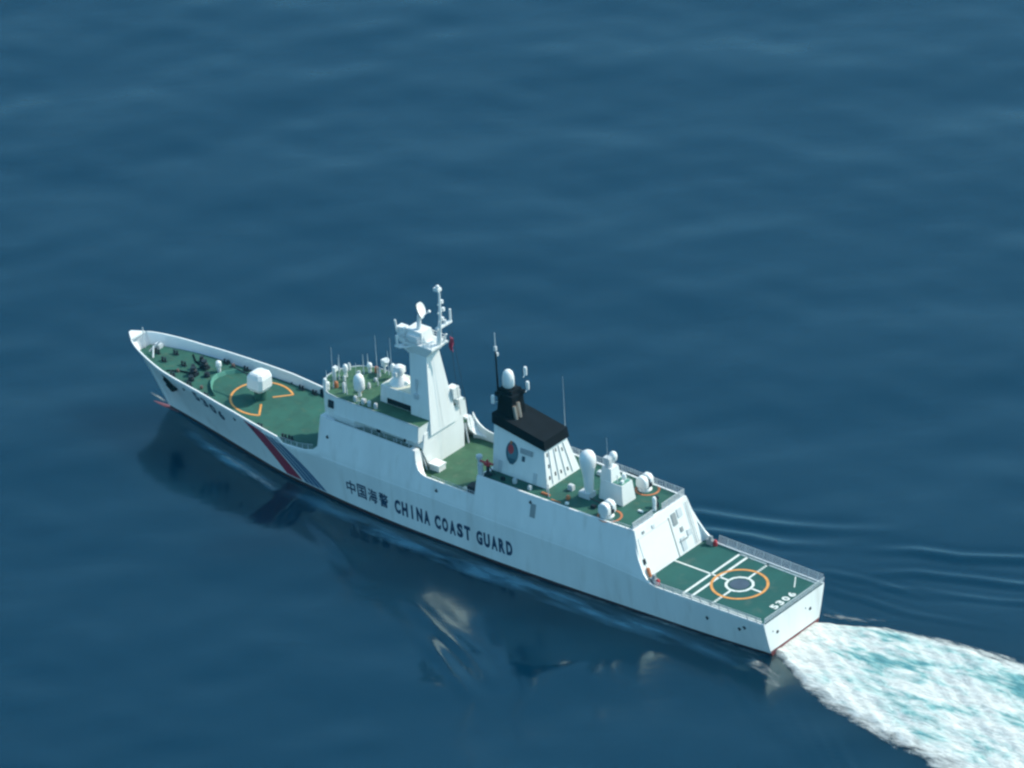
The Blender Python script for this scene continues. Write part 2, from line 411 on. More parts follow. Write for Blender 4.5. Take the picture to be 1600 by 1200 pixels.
# ------------------------------------------------------------------ safety nets and rails
def net(name, pts, outw, h, m, par, nx=.42, nz=4, post=1.7, r=.022):
    b = MB(); P = [Vector(p) for p in pts]; O = [Vector(o) for o in outw]
    L = [0]
    for a, c in zip(P[:-1], P[1:]): L.append(L[-1] + (c - a).length)
    def at(d, t):
        i = min(max(int(np.searchsorted(L, d)) - 1, 0), len(P) - 2); u = (d - L[i]) / (L[i + 1] - L[i])
        o = O[i].lerp(O[i + 1], u); return P[i].lerp(P[i + 1], u) + o * t + Vector((0, 0, h * t))
    for k in range(1, nz + 1): b.path([at(min(d, L[-1]), k / nz) for d in list(np.arange(0, L[-1], 2.0)) + [L[-1]]], r * (1.6 if k == nz else 1), 4)
    for d in np.arange(0, L[-1], nx): b.tube(at(d, 0), at(d, 1), r, n=4)
    for d in np.arange(0, L[-1], post): b.tube(at(d, 0), at(d, 1), r * 2.2, n=5)
    return b.build(name, m, par)
for s in (1, -1):
    xsN = [20.0, 14, 7, .3]
    net('safety_net', [(x, s * (topw(x) - .06), 6.15) for x in xsN], [(0, s * .35, 0)] * 4, 1.15, 'rail', ship, .3, 6)
net('safety_net', [(.12, 7.3, 6.15), (.12, 0, 6.15), (.12, -7.3, 6.15)], [(-.25, 0, 0)] * 3, 1.1, 'rail', ship, .28, 6)
net('railing', [(x, topw(x) - .12 if x < 54 else 6.4, 13.45) for x in (25.2, 30)], [(0, 0, 0)] * 2, .55, 'rail', ship, 1.2, 2, 1.2)
net('railing', [(x, -(topw(x) - .12), 13.5) for x in (25.2, 36, 46, 54.3)], [(0, 0, 0)] * 4, 1.1, 'rail', ship, .45, 4)
net('railing', [(25.1, -6.3, 13.45), (25.1, -.9, 13.45)], [(0, 0, 0)] * 2, 1.1, 'rail', ship, .2, 7, 1.2, .03)
net('railing', [(25.1, 1.3, 13.45), (25.1, 6.2, 13.45)], [(0, 0, 0)] * 2, 1.1, 'rail', ship, .2, 7, 1.2, .03)
net('railing', [(63.2, topw(60) - .15, 10.45), (54.8, topw(56) - .15, 10.4)], [(0, 0, 0)] * 2, .5, 'rail', ship, 1.4, 2, 1.4)
net('railing', [(94.2, 7.7, 7.2), (90, 7.8, 7.35), (87.2, 7.75, 8.0)], [(0, 0, 0)] * 3, .9, 'rail', ship, 1.2, 3, 1.2)

# ------------------------------------------------------------------ lower superstructure blocks
b = MB()
b.prism([(53.9, -7.4, 9.8), (54.55, -7.4, 9.8), (54.55, 7.4, 9.8), (53.9, 7.4, 9.8)], [(53.9, -6.5, 13.4), (54.55, -6.5, 13.4), (54.55, 6.5, 13.4), (53.9, 6.5, 13.4)])
b.build('waist_bulkhead', 'white', ship)
for y in (-1.6, 1.8):
    b = MB(); b.box(54.5, 54.62, y - .45, y + .45, 9.9, 11.9); b.build('bulkhead_door', 'rail', ship)
# block under the bridge, with boat-bay passages each side
b = MB()
b.prism([(70, -8.0, 7.0), (85.4, -8.0, 7.0), (85.4, 8.0, 7.0), (70, 8.0, 7.0)], [(70, -6.5, 13.38), (85.3, -6.5, 13.38), (85.3, 6.5, 13.38), (70, 6.5, 13.38)])
b.prism([(66.4, -4.1, 9.75), (70.2, -4.1, 9.75), (70.2, 4.1, 9.75), (66.4, 4.1, 9.75)], [(66.6, -4.5, 13.0), (70.2, -4.5, 13.0), (70.2, 5.3, 13.0), (66.6, 5.3, 13.0)])
b.prism([(66.6, -4.5, 13.0), (70.2, -4.5, 13.0), (70.2, 5.3, 13.0), (66.6, 5.3, 13.0)], [(66.9, -4.5, 16.9), (70.2, -4.5, 16.9), (70.2, 4.4, 15.6), (66.9, 4.4, 15.6)])
sup = b.build('superstructure_block', 'white', ship)
# thick curved side fairings at the after end of the bay
for s in (1, -1):
    b = MB(); L = []
    for x, z, th in ((67.0, 13.74, 1.0), (66.85, 12.9, 1.35), (66.55, 11.9, 1.45), (66.05, 11.1, 1.2), (65.3, 10.66, .7), (64.6, 10.46, .4)):
        y = surf(x, z) - .02; L.append([(x - .05, s * y, z), (x - .05, s * (y - th), z - .05), (x + 1.2, s * (y - th), z), (x + 1.2, s * y, z)])
    b.add(sum(L, []), [(k * 4 + i, k * 4 + (i + 1) % 4, k * 4 + 4 + (i + 1) % 4, k * 4 + 4 + i) for k in range(5) for i in range(4)] + [(0, 1, 2, 3), (20, 21, 22, 23)])
    b.build('side_fairing', 'clean', ship)
    b = MB()
    b.path([(66.3, s * 5.0, 9.9), (67.2, s * 5.3, 13.3)], .14); b.build('boat_davit', 'rail', ship)
b = MB(); L = []
for x, z in ((67.2, 14.0), (66.6, 13.0), (65.9, 12.3), (65.0, 11.8), (63.8, 11.5), (62.0, 11.4), (55.0, 11.3)):
    y = -surf(x, 10.4) + .1; L.append([(x, y, 10.2), (x, y + .18, 10.2), (x, y + .18, z), (x, y, z)])
b.add(sum(L, []), [(k * 4 + i, k * 4 + (i + 1) % 4, k * 4 + 4 + (i + 1) % 4, k * 4 + 4 + i) for k in range(6) for i in range(4)] + [(0, 1, 2, 3), (24, 25, 26, 27)])
b.build('raised_bulwark', 'clean', ship)
# stowed box by the foot of the wall
b = MB(); b.box(64.2, 66.1, 3.0, 4.6, 9.82, 10.9); b.box(64.1, 66.2, 2.9, 4.7, 10.75, 10.95); b.build('deck_locker', 'clean', ship)

# bridge deck house with rounded front
def outline(y_, xf, xa, n=9):
    P = [(xa, y_), (84.2 + (xf - 90.3), y_)]
    for i in range(1, n):
        t = math.pi * i / n; P.append((84.2 + (xf - 90.3) + 6.1 * math.sin(t), y_ * math.cos(t)))
    P += [(84.2 + (xf - 90.3), -y_), (xa, -y_)]
    return P
lo = outline(6.05, 89.2, 67.0); hi = outline(5.55, 89.6, 67.0)
# the front of the lower block follows the same curve down to the foredeck
b = MB(); fo = outline(7.6, 91.2, 84.0); fh = outline(6.3, 90.9, 84.0)
fo = [(min(x, 87.2), y) for x, y in fo]; fh = [(min(x, 86.9), y) for x, y in fh]
b.prism([(x, y, 6.9) for x, y in fo], [(x, y, 13.42) for x, y in fh]); b.build('front_bulkhead', 'white', ship)
b = MB(); k_ = .36; mid = [(a[0] + (c[0] - a[0]) * k_, a[1] + (c[1] - a[1]) * k_) for a, c in zip(lo, hi)]
b.prism([(x, y, 14.6) for x, y in mid], [(x, y, 17.3) for x, y in hi])
low = [(67.0, 4.7), (78.5, 4.9), (80.0, 5.95)] + mid[1:-1] + [(80.0, -5.95), (78.5, -4.9), (67.0, -4.7)]
b.prism([(x, y, 13.41) for x, y in low], [(x, y, 14.6) for x, y in low]); bh = b.build('bridge_house', 'white', ship)
for s in (1, -1):
    for x in (69, 71.5, 74, 76.5):
        b = MB(); b.tube((x, s * 5.75, 13.4), (x, s * 5.8, 14.65), .07); b.build('walkway_stanchion', 'rail', bh)

# parapet round the bridge roof
b = MB()
for (x0, y0), (x1, y1) in zip(hi[:-1], hi[1:]):
    I = lambda x, y, k, z: (75 + (x - 75) * k, y * k, z)
    b.prism([I(x0, y0, 1.005, 17.2), I(x1, y1, 1.005, 17.2), I(x1, y1, .985, 17.2), I(x0, y0, .985, 17.2)], [I(x0, y0, 1.0, 17.4), I(x1, y1, 1.0, 17.4), I(x1, y1, .985, 17.4), I(x0, y0, .985, 17.4)])
b.build('parapet', 'rail', bh)
b = MB(); b.prism([(x - .05, y * .98, 17.25) for x, y in hi], [(x - .05, y * .98, 17.34) for x, y in hi]); b.build('bridge_roof', 'olive', bh)
for s in (1, -1):
    b = MB(); b.prism([(85.3, s * 5.65, 15.3), (84.2, s * 5.65, 15.3), (84.2, s * 5.50, 16.5), (85.3, s * 5.50, 16.5)], [(85.3, s * 5.82, 15.3), (84.2, s * 5.82, 15.3), (84.2, s * 5.64, 16.5), (85.3, s * 5.64, 16.5)]); b.build('bridge_window', 'glass', bh)
for y in np.arange(-3.0, 3.1, 1.2):
    xo = 89.4 - 5.2 * (1 - math.sqrt(1 - (y / 6.05) ** 2)) - 87.9
    b = MB(); b.box(87.4 + xo, 88.05 + xo, y - .5, y + .5, 14.9, 16.2); b.build('front_window', 'glass', bh)
for x in (75.5, 70.0):
    b = MB(); b.box(x, x + .7, 4.6, 4.98, 13.45, 14.58); b.build('side_door', 'dark', bh)
net('railing', [(85.0, 6.45, 13.72), (67.2, 6.35, 13.72)], [(0, 0, 0)] * 2, .6, 'rail', ship, 1.5, 2, 1.5)

# ------------------------------------------------------------------ mast
mast = MB()
mast.taper((67.9, 77.3, -2.5, 2.5), 16.8, (68.2, 77.1, -2.3, 2.3), 20.2)      # director house in front
mast.taper((66.45, 70.4, -2.9, 3.35), 15, (68.1, 71.5, -1.5, 1.5), 27.3)     # tower
mast.taper((68.1, 71.5, -1.5, 1.5), 27.3, (66.6, 73.0, -1.9, 1.9), 28.9)     # corbel
mast.taper((66.5, 73.1, -1.95, 1.95), 28.9, (66.5, 73.1, -1.95, 1.95), 29.2)
mast.taper((68.9, 72.3, -1.3, 1.3), 29.2, (69.1, 72.2, -1.2, 1.2), 31.0)
mt = mast.build('mast', 'white', ship)
b = MB(); b.box(68.3, 76.9, -2.15, 2.15, 20.21, 20.24); b.build('house_roof', 'cream', mt)
b = MB(); b.taper((66.9, 68.3, -2.5, 3.0), 15.62, (66.9, 68.2, -2.4, 2.4), 17.2); b.build('tower_base', 'white', mt)
# aft pole mast
b = MB(); b.tube((67.0, -.2, 28.6), (66.3, -.2, 34), .42, .24); b.tube((66.3, -.2, 34), (66.2, -.2, 39.2), .24, .15)
b.box(65.9, 66.9, -.5, .35, 38.6, 39.1); b.lathe((66.3, 0, 39.1), [(.32, 0), (.3, .4), (.1, .55)], 10)
for z, l_ in ((36.3, .55), (34.9, .8), (33.4, .5)): b.tube((66.3, -l_ - .2, z), (66.3, l_ * .4, z), .1); b.box(66.1, 66.5, -l_ - .4, -l_, z - .1, z + .45)
pole = b.build('pole_mast', 'clean', mt)
b = MB(); b.box(66.4, 66.9, -3.0, .4, 31.9, 32.25); b.tube((66.6, -2.85, 32.0), (66.6, -2.85, 34.2), .17); b.tube((66.6, -1.6, 32.2), (66.6, -1.6, 32.9), .2); b.build('yardarm', 'clean', mt)
b = MB(); b.tube((66.9, -1.0, 29), (66.2, -1.3, 30.7), .14); b.build('mast_bracket', 'clean', mt)
b = MB(); b.tube((72.0, 1.6, 28.5), (72.6, 3.1, 28.6), .22); b.tube((70.8, 1.6, 28.4), (72.0, 3.1, 28.6), .18); b.tube((72.5, 3.0, 28.5), (72.5, 3.1, 30.5), .19); b.box(71.9, 72.9, 2.6, 3.2, 28.45, 28.75); b.tube((71.4, 1.5, 27.2), (72.2, 2.4, 28.6), .16)
b.build('yardarm', 'clean', mt)
b = MB(); b.box(71.9, 73.5, .3, 1.9, 29.2, 29.6); b.box(72.2, 73.6, .5, 1.7, 29.7, 31.2); b.tube((73.4, 1.9, 30.4), (73.6, 2.0, 32.4), .16); b.box(69.5, 71.7, 1.2, 1.8, 29.3, 30.4)
b.build('sensor_platform', 'clean', mt)
net('railing', [(73.0, 1.9, 29.2), (66.7, 1.9, 29.2), (66.7, -1.9, 29.2), (73.0, -1.9, 29.2)], [(0, 0, 0)] * 4, .9, 'clean', mt, .8, 2, 1.6, .03)
# search radar dish (curved shell) on its pedestal
b = MB(); b.tube((70.4, .2, 31), (70.3, .1, 33.3), .38, .3); b.build('radar_pedestal', 'clean', mt)
b = MB(); nu, nv = 12, 8; vs = []; c0 = Vector((70.3, .1, 34.0)); fwd = Vector((-.80, -.42, .40)).normalized(); sidev = Vector((0, 0, 1)).cross(fwd).normalized(); upv = fwd.cross(sidev)
for k in range(2):
    for i in range(nu + 1):
        for j in range(nv + 1):
            a = (i / nu - .5) * 2; c_ = (j / nv - .5) * 2
            a2 = a * 1.55 * math.sqrt(max(.0, 1 - .45 * c_ * c_)); c2 = c_ * 1.15 * math.sqrt(max(0, 1 - .35 * a * a))
            vs.append(c0 + sidev * a2 + upv * c2 + fwd * (.22 * a2 * a2 + .2 * c2 * c2 - .12 * k))
NN = (nu + 1) * (nv + 1); fs = []
for i in range(nu):
    for j in range(nv):
        a = i * (nv + 1) + j; fs.append((a, a + 1, a + nv + 2, a + nv + 1)); fs.append((NN + a, NN + a + nv + 1, NN + a + nv + 2, NN + a + 1))
b.add(vs, fs)
b.tube(c0 - upv * 1.0, c0 + fwd * 1.5 - upv * .6, .07); b.tube(c0 + fwd * 1.35 - upv * .6, c0 + fwd * 1.65 - upv * .55, .22)
b.build('radar_dish', 'clean', mt, 40)
# lit equipment boxes right of the tower foot
b = MB(); b.box(66.6, 68.0, -3.9, -2.5, 18.6, 20.4); b.box(66.4, 67.6, -4.5, -3.3, 17.0, 18.2); b.tube((66.8, -4.2, 18.2), (66.8, -4.2, 19.6), .1); b.build('equipment_box', 'white', mt)
b = MB(); b.box(66.5, 66.62, -4.1, -3.6, 17.3, 18.0); b.build('box_vent', 'dark', mt)
b = MB(); b.taper((66.9, 69.5, -4.5, -2.3), 16.6, (67.0, 69.4, -4.3, -2.3), 17.1); b.build('side_platform', 'white', mt)

hw_ = MB(); hw_.prism([(69.9, 2.42, 17.45), (75.8, 2.42, 17.45), (75.8, 2.36, 18.35), (69.9, 2.36, 18.35)], [(69.9, 2.56, 17.45), (75.8, 2.56, 17.45), (75.8, 2.50, 18.35), (69.9, 2.50, 18.35)]); hw_.build('house_dark_strip', 'glass', mt)  # dark glossy strip low on the port face of the director house
# gun director on the house roof
gd = MB(); gd.lathe((75.0, .3, 20.2), [(1.6, 0), (1.5, .3), (1.0, .9), (.8, 1.4)], 18)
dd = gd.build('director_base', 'clean', mt, 40)
b = MB(); b.lathe((75.0, .3, 21.5), [(.62, 0), (.8, .45), (.88, 1.1), (.72, 1.65), (.3, 1.9)], 16); b.box(74.6, 75.4, -.85, -.4, 21.8, 22.8); b.box(74.6, 75.4, 1.1, 1.45, 21.8, 22.5)
b.build('director_head', 'clean', dd, 40)
b = MB(); b.box(69.3, 70.0, 2.2, 2.9, 20.2, 21.0); b.tube((69.7, 2.4, 20.2), (69.7, 2.4, 23.4), .16); b.build('lamp_post', 'rail', mt)
b = MB(); b.tube((72.2, -1.9, 20.2), (72.2, -1.9, 22.9), .13); b.lathe((72.2, -1.9, 22.85), [(.25, 0), (.25, .5)], 8)
b.build('lamp_post', 'rail', mt)

# ------------------------------------------------------------------ bridge roof equipment
RZ = 17.35
def dome(x, y, z, r, h, stalk, par=ship, name='radome', m='clean', sr=.3):
    b = MB(); b.tube((x, y, z), (x, y, z + stalk + .1), sr, sr * .8)
    st = b.build('dome_stand', m, par)
    b = MB(); b.lathe((x, y, z + stalk), [(r * .78, 0), (r * .97, h * .08), (r, h * .3), (r * .98, h * .6), (r * .8, h * .84), (r * .45, h * .97), (r * .08, h)], 20)
    o = b.build(name, m, par, 50); st.parent = o; st['label'] = 'dome stand'; return o
for sx_, sy_, r_, h_, st_ in ((80.9, 3.1, .9, 2.7, 1.15), (86.8, -.4, .42, 1.3, .9), (84.6, -3.6, .42, .9, .8), (80.4, -4.3, .45, 1.5, 1.0), (86.4, 4.3, .33, .8, .6)):
    o = dome(sx_, sy_, RZ, r_, h_, st_)
b = MB(); b.tube((82.6, -4.8, RZ), (82.6, -4.8, RZ + 1.3), .16); b.box(82.2, 83.0, -5.1, -4.5, RZ + 1.2, RZ + 2.3); b.tube((82.2, -4.8, RZ + 1.9), (81.8, -4.5, RZ + 2.6), .45, .5); b.build('searchlight', 'clean', ship)
b = MB(); b.tube((86.3, 5.0, RZ), (86.3, 5.0, RZ + 1.6), .22, .3); b.lathe((86.3, 5.0, RZ + 1.6), [(.28, 0), (.3, .5), (.15, .7)], 10); b.build('searchlight', 'clean', ship)
b = MB(); b.tube((87.4, 1.4, RZ), (87.3, 1.4, RZ + 2.2), .17); b.box(87.0, 87.6, 1.0, 1.8, RZ + 1.7, RZ + 2.4); b.build('searchlight', 'clean', ship)
for (x, y, w, h) in ((84.8, 2.3, .5, .8), (83.2, 0.5, .6, .7), (79.0, 4.2, .5, .6), (78.2, -1.2, .7, .8), (82.0, -2.0, .5, .5), (78.0, 1.0, .45, .7), (85.6, -2.1, .5, .6), (79.0, -3.6, .5, .9), (83.6, 3.6, .35, 1.3), (82.4, -3.4, .3, 1.6), (87.8, -2.4, .4, 1.2), (86.0, .8, .35, 1.0), (81.4, .3, .4, .9), (84.4, -1.0, .3, 1.5), (88.2, .6, .35, 1.1)):
    b = MB(); b.box(x - w / 2, x + w / 2, y - w / 2, y + w / 2, RZ, RZ + h * .8); b.box(x - w / 3, x + w / 3, y - w / 3, y + w / 3, RZ + h * .8, RZ + h); b.build('roof_locker', 'rail', ship)
for (x, y) in ((81.8, 1.9), (85.8, 3.0), (83.7, -4.2)):
    b = MB(); b.lathe((x, y, RZ), [(.34, 0), (.34, .8), (.2, 1.0)], 10); b.build('lifebuoy_stand', 'oran2', ship)
def whip(x, y, z0, z1, r=.05, name='whip_antenna', m='rail'):
    b = MB(); b.tube((x, y, z0), (x, y, z0 + .7), r * 2.2); b.tube((x, y, z0 + .7), (x, y, z1), r * 1.2, r * .5, n=6); b.build(name, m, ship)
whip(86.0, 3.4, RZ, 24.5); whip(87.0, .9, RZ, 21.2); whip(80.7, -1.0, RZ, 26.2, .05); whip(83.3, 1.0, RZ, 21.5); whip(79.5, -3.0, RZ, 25.2, .04); whip(86.6, 4.2, RZ, 20.6, .06)
whip(85.0, -2.6, RZ, 20.8, .06); whip(88.6, -1.0, RZ, 20.4, .06); whip(82.9, 3.8, RZ, 20.2, .05); whip(81.6, -4.6, RZ, 21.6, .05); whip(47.5, -6.0, 13.4, 27, .04); whip(33.6, 1.0, 19.0, 24.0, .035); whip(86.2, -5.0, RZ, 19.5, .06); whip(79.3, 5.2, RZ, 19.6, .07, m='cream')
for x in (80.4, 78.9, 77.6, 76.3): 
    b = MB(); b.lathe((x, 4.7, RZ), [(.3, 0), (.32, .7), (.2, .9)], 9); b.build('deck_ventilator', 'rail', ship)

# ------------------------------------------------------------------ funnel
fn = MB(); fn.taper((43.2, 53.9, -3.9, 3.9), 13.36, (44.6, 54.2, -2.6, 2.6), (19.2, 21.0)); fo_ = fn.build('funnel', 'white', ship)
b = MB(); b.taper((44.2, 54.4, -2.9, 2.9), (19.1, 20.9), (44.4, 54.4, -2.8, 2.8), (20.7, 22.6)); b.taper((51.2, 54.3, -1.4, 1.8), 21.0, (51.4, 54.2, -1.2, 1.5), 24.6)
cp = b.build('funnel_cap', 'black', fo_)
b = MB(); b.taper((51.3, 54.2, -1.2, 1.5), 24.5, (51.5, 54.1, -.9, 1.3), 26.3); b.box(51.1, 54.5, -1.4, 1.8, 25.1, 25.7); b.box(53.2, 53.6, 1.5, 2.4, 25.6, 25.9)
up_ = b.build('uptake_tower', 'black', fo_)
dome(53.0, 0.2, 26.3, .93, 2.9, .05, fo_)
b = MB(); b.tube((53.5, 2.1, 25.2), (53.6, 2.1, 33.0), .17, .11); po = b.build('antenna_pole', 'black', fo_)
b = MB(); b.tube((53.6, 2.1, 33.0), (53.6, 2.1, 36.2), .1, .07); b.box(53.4, 53.8, 1.9, 2.3, 33.2, 33.9); b.box(53.4, 53.8, 1.6, 2.0, 32.2, 32.7); b.build('pole_tip', 'rail', po)
for (x, y, z) in ((54.2, 2.6, 24.2), (50.6, -1.4, 25.9), (50.9, -1.4, 28.3)):
    b = MB(); b.lathe((x, y, z), [(.26, 0), (.28, 1.0), (.22, 1.35)], 10); b.tube((x, y * .6, z - .2), (x, y, z + .1), .07); b.build('satellite_antenna', 'clean', fo_)
for k in range(2):
    b = MB(); b.tube((50.85, (1.25, .35)[k], 21.6), (51.2, (1.25, .35)[k] + .05, 24.0 + .3 * k), .3); b.build('exhaust_pipe', 'steel', fo_)
# port face of the funnel : helper mapping
def ff(x, z, o): # point on port face
    t = (z - 13.36) / 6.7; return (x, 3.9 - 1.3 * t + o, z + o * .2)
def disc(name, cx, cz, rx, rz, o, m, n=24, par=None):
    b = MB(); b.prism([ff(cx + rx * math.cos(2 * math.pi * i / n), cz + rz * math.sin(2 * math.pi * i / n), -.05) for i in range(n)], [ff(cx + rx * math.cos(2 * math.pi * i / n), cz + rz * math.sin(2 * math.pi * i / n), o) for i in range(n)])
    return b.build(name, m, par or fo_)
M['teal2'] = mat('emblem_field_teal', (.07, .17, .21), .5)
em = disc('emblem', 50.5, 17.1, 1.15, 1.75, .05, 'teal')
disc('emblem_disc', 50.7, 17.6, .55, .75, .08, 'red', par=em)
disc('emblem_field', 50.3, 16.95, .92, 1.4, .06, 'teal2', par=em)
b = MB(); b.prism([ff(51.2, 16.2, .04), ff(49.6, 16.2, .04), ff(50.1, 15.3, .04), ff(50.8, 15.3, .04)], [ff(51.2, 16.2, .09), ff(49.6, 16.2, .09), ff(50.1, 15.3, .09), ff(50.8, 15.3, .09)]); b.build('emblem_scroll', 'teal', em)
b = MB(); b.tube(ff(50.7, 18.5, .09), ff(50.7, 18.9, .09), .2); b.build('emblem_scroll', 'oran2', em)
def ffbox(name, x0, x1, z0, z1, m, o=.06):
    b = MB(); P = [(x0, z0), (x1, z0), (x1, z1), (x0, z1)]; b.prism([ff(x, z, -.04) for x, z in P], [ff(x, z, o) for x, z in P]); return b.build(name, m, fo_)
lw = ffbox('louvre', 46.6, 48.9, 17.5, 18.3, 'grey')
for i in range(5):
    b = MB(); b.tube(ff(46.7, 17.58 + i * .16, .08), ff(48.8, 17.58 + i * .16, .08), .03, n=4); b.build('louvre_slat', 'rail', lw)
ffbox('funnel_hatch', 48.0, 48.5, 16.3, 17.1, 'teal')
ffbox('funnel_door', 52.2, 52.9, 13.5, 15.3, 'rail'); ffbox('funnel_door', 45.4, 46.1, 13.5, 15.2, 'rail')
# aft face panels and slots
def fa(y, z, o):
    t = (z - 13.36) / 5.84; return (43.2 + 1.4 * t - o, y * (1 - .33 * t), z + .2 * o)
def fabox(name, y0, y1, z0, z1, m, o=.1, i=-.03):
    b = MB(); P = [(y0, z0), (y1, z0), (y1, z1), (y0, z1)]; b.prism([fa(y, z, i) for y, z in P], [fa(y, z, o) for y, z in P]); b.build(name, m, fo_)
for y in (2.5, .9, -.7, -2.3): fabox('panel_rib', y - .06, y + .06, 13.7, 18.6, 'white', .14)
for y, z in ((3.1, 14.5), (3.1, 17.9), (.3, 17.9), (-1.5, 17.4), (1.6, 14.6), (0.2, 14.4), (-1.4, 14.2), (3.0, 16.2)):
    fabox('vent_slot', y - .14, y + .14, z, z + .55, 'dark', .05)

# ------------------------------------------------------------------ hangar roof equipment
GZ = 13.37
b = MB(); b.box(36.0, 38.0, 1.2, 2.9, GZ, GZ + .9); pd = b.build('dome_base', 'rail', ship)
b = MB(); b.lathe((36.6, 2.05, GZ + .9), [(.62, 0), (.72, .6), (.82, 2.6), (1.0, 3.8), (1.22, 4.7), (1.3, 5.5), (1.2, 6.2), (.9, 6.75), (.45, 7.05), (.05, 7.15)], 24)
b.build('pear_radome', 'clean', ship, 50)
b = MB(); b.taper((30.6, 35.2, -1.6, 1.5), GZ, (30.9, 34.9, -1.25, 1.25), 16.6); tb = b.build('director_tower', 'white', ship)
b = MB(); b.taper((32.9, 35.1, -1.1, 1.2), 16.55, (33.1, 34.8, -.8, .95), 18.7); b.build('tower_top', 'white', tb)
b = MB(); b.box(31.0, 32.8, -1.1, 1.1, 16.62, 16.66); b.build('tower_step', 'lightgreen', tb)
b = MB(); b.lathe((34.0, .3, 18.7), [(.7, 0), (.6, .3), (.5, .7)], 12); b.box(33.5, 34.5, .1, 1.0, 19.3, 20.4); b.box(33.4, 33.8, .2, .9, 19.5, 20.2); b.build('director_mount', 'rail', tb)
b = MB(); b.lathe((33.8, -.55, 19.2), [(.3, 0), (.58, .3), (.66, .9), (.5, 1.45), (.15, 1.7)], 14); b.build('director_head', 'clean', tb, 50)
b = MB(); b.lathe((31.9, -.6, 16.66), [(.35, 0), (.4, .5), (.25, 1.0)], 10); b.box(31.2, 31.6, .2, .7, 16.66, 17.1); b.tube((32.2, .6, 16.66), (32.2, .6, 17.9), .08); b.build('signal_lamp', 'clean', tb)

def autogun(x, y):
    b = MB(); b.lathe((x, y, GZ), [(1.1, 0), (1.05, .25), (.8, .4), (.75, .7)], 20); g = b.build('gun_mount', 'clean', ship, 40)
    for k, s in enumerate((.62, -.62)):
        bb = MB(); pr = []
        L = [(-.9, .0), (-1.02, .5), (-.95, 1.45), (-.5, 1.95), (.4, 2.0), (.9, 1.45), (1.0, .6), (.85, 0)]
        w = .46
        bot = [(x + a, y + s - w, GZ + .45 + c) for a, c in L]; tp = [(x + a, y + s + w, GZ + .45 + c) for a, c in L]
        bb.prism(bot, tp); o = bb.build('turret_shell', 'clean', g, 50)
        md_ = o.modifiers.new('bevel', 'BEVEL'); md_.width = .2; md_.segments = 3; md_.limit_method = 'ANGLE'
    b = MB(); b.box(x - .85, x + .8, y - .2, y + .2, GZ + .6, GZ + 1.8); b.box(x - 1.1, x - .8, y - .4, y + .2, GZ + .7, GZ + 1.3); b.build('breech', 'dark', g)
    b = MB(); b.tube((x + .8, y, GZ + 1.7), (x + 3.2, y, GZ + 1.95), .12, .09); b.build('gun_barrel', 'dark', g)
    b = MB(); b.ring((x - .4, y - .1), 1.6, 1.95, GZ + .005, .02, 40); b.build('safety_circle', 'oran2', g)
autogun(30.9, 4.9); autogun(31.2, -4.6)
# roof clutter
for (x, y, w, d, h, m_) in ((45.4, 5.4, .5, .5, .7, 'rail'), (40.2, 1.9, .9, .7, .9, 'rail'), (27.5, 1.2, .9, .35, .25, 'clean'), (38.8, 4.4, .5, .5, .6, 'oran2'), (42.4, 5.3, 1.6, .3, .3, 'oran2'), (40.0, 5.9, 1.8, .25, .06, 'oran2'), (37.0, -3.6, .6, .6, .9, 'oran2'), (36.0, -.9, .7, .6, .8, 'rail'), (38.0, 5.7, .5, .4, .35, 'clean'), (48.5, 5.2, .5, .5, .8, 'rail'), (50.6, 5.5, .6, .4, .6, 'dark'), (39.4, -4.2, 1.0, .8, .6, 'rail'), (34.0, 4.3, .8, .5, .5, 'dark')):
    b = MB(); b.box(x - w / 2, x + w / 2, y - d / 2, y + d / 2, GZ, GZ + h * .85); b.box(x - w * .42, x + w * .42, y - d * .42, y + d * .42, GZ + h * .85, GZ + h); b.build('roof_locker', m_, ship)
b = MB(); b.tube((26.0, -.3, GZ), (26.0, -.3, GZ + 1.0), .3); b.lathe((26.0, -.3, GZ + 1.0), [(.32, 0), (.34, 1.0), (.2, 1.3)], 12); b.build('landing_light_post', 'clean', ship)
b = MB(); b.box(26.0, 26.8, -1.4, -.9, GZ, GZ + .9); b.lathe((26.6, -1.6, GZ + 1.0), [(.2, 0), (.38, .3), (.3, .6)], 10); b.tube((26.6, -1.6, GZ), (26.6, -1.6, GZ + 1.1), .1); b.build('landing_light_post', 'dark', ship)
for (x, y) in ((41.6, 5.6), (42.9, 4.4)):
    b = MB(); b.tube((x, y, GZ), (x, y, GZ + 2.2), .08); b.build('roof_stanchion', 'rail', ship)
# red water monitor on a dark pedestal, port side ahead of the funnel
b = MB(); b.tube((53.4, 5.6, GZ), (53.4, 5.6, GZ + 1.8), .32, .22); b.box(52.9, 53.9, 5.2, 6.0, GZ, GZ + .35); b.tube((52.6, 4.9, GZ), (53.3, 5.5, GZ + 1.7), .09); wm = b.build('water_cannon', 'dark', ship)
b = MB(); b.box(53.0, 53.9, 5.25, 5.95, GZ + 1.75, GZ + 2.2); b.tube((53.4, 5.6, GZ + 2.0), (54.6, 5.9, GZ + 2.3), .2, .15); b.tube((53.4, 5.6, GZ + 2.0), (52.5, 5.3, GZ + 2.0), .17); b.tube((53.4, 5.6, GZ + 2.0), (53.4, 5.6, GZ + 2.7), .15); b.build('cannon_nozzle', 'red', wm)
b = MB(); b.box(54.0, 54.7, 6.0, 6.45, 13.5, 15.4); b.lathe((54.9, 5.7, 13.5), [(.3, 0), (.3, 2.2), (.5, 2.5), (.5, 2.9), (.2, 3.1)], 12); b.build('lamp_housing', 'rail', ship)
b = MB(); b.box(55.0, 56.6, 5.6, 7.0, 9.85, 11.2); b.build('deck_locker', 'dark', ship)
b = MB(); b.box(56.4, 57.8, 6.1, 6.8, 9.85, 10.3); b.build('deck_locker', 'cream', ship)

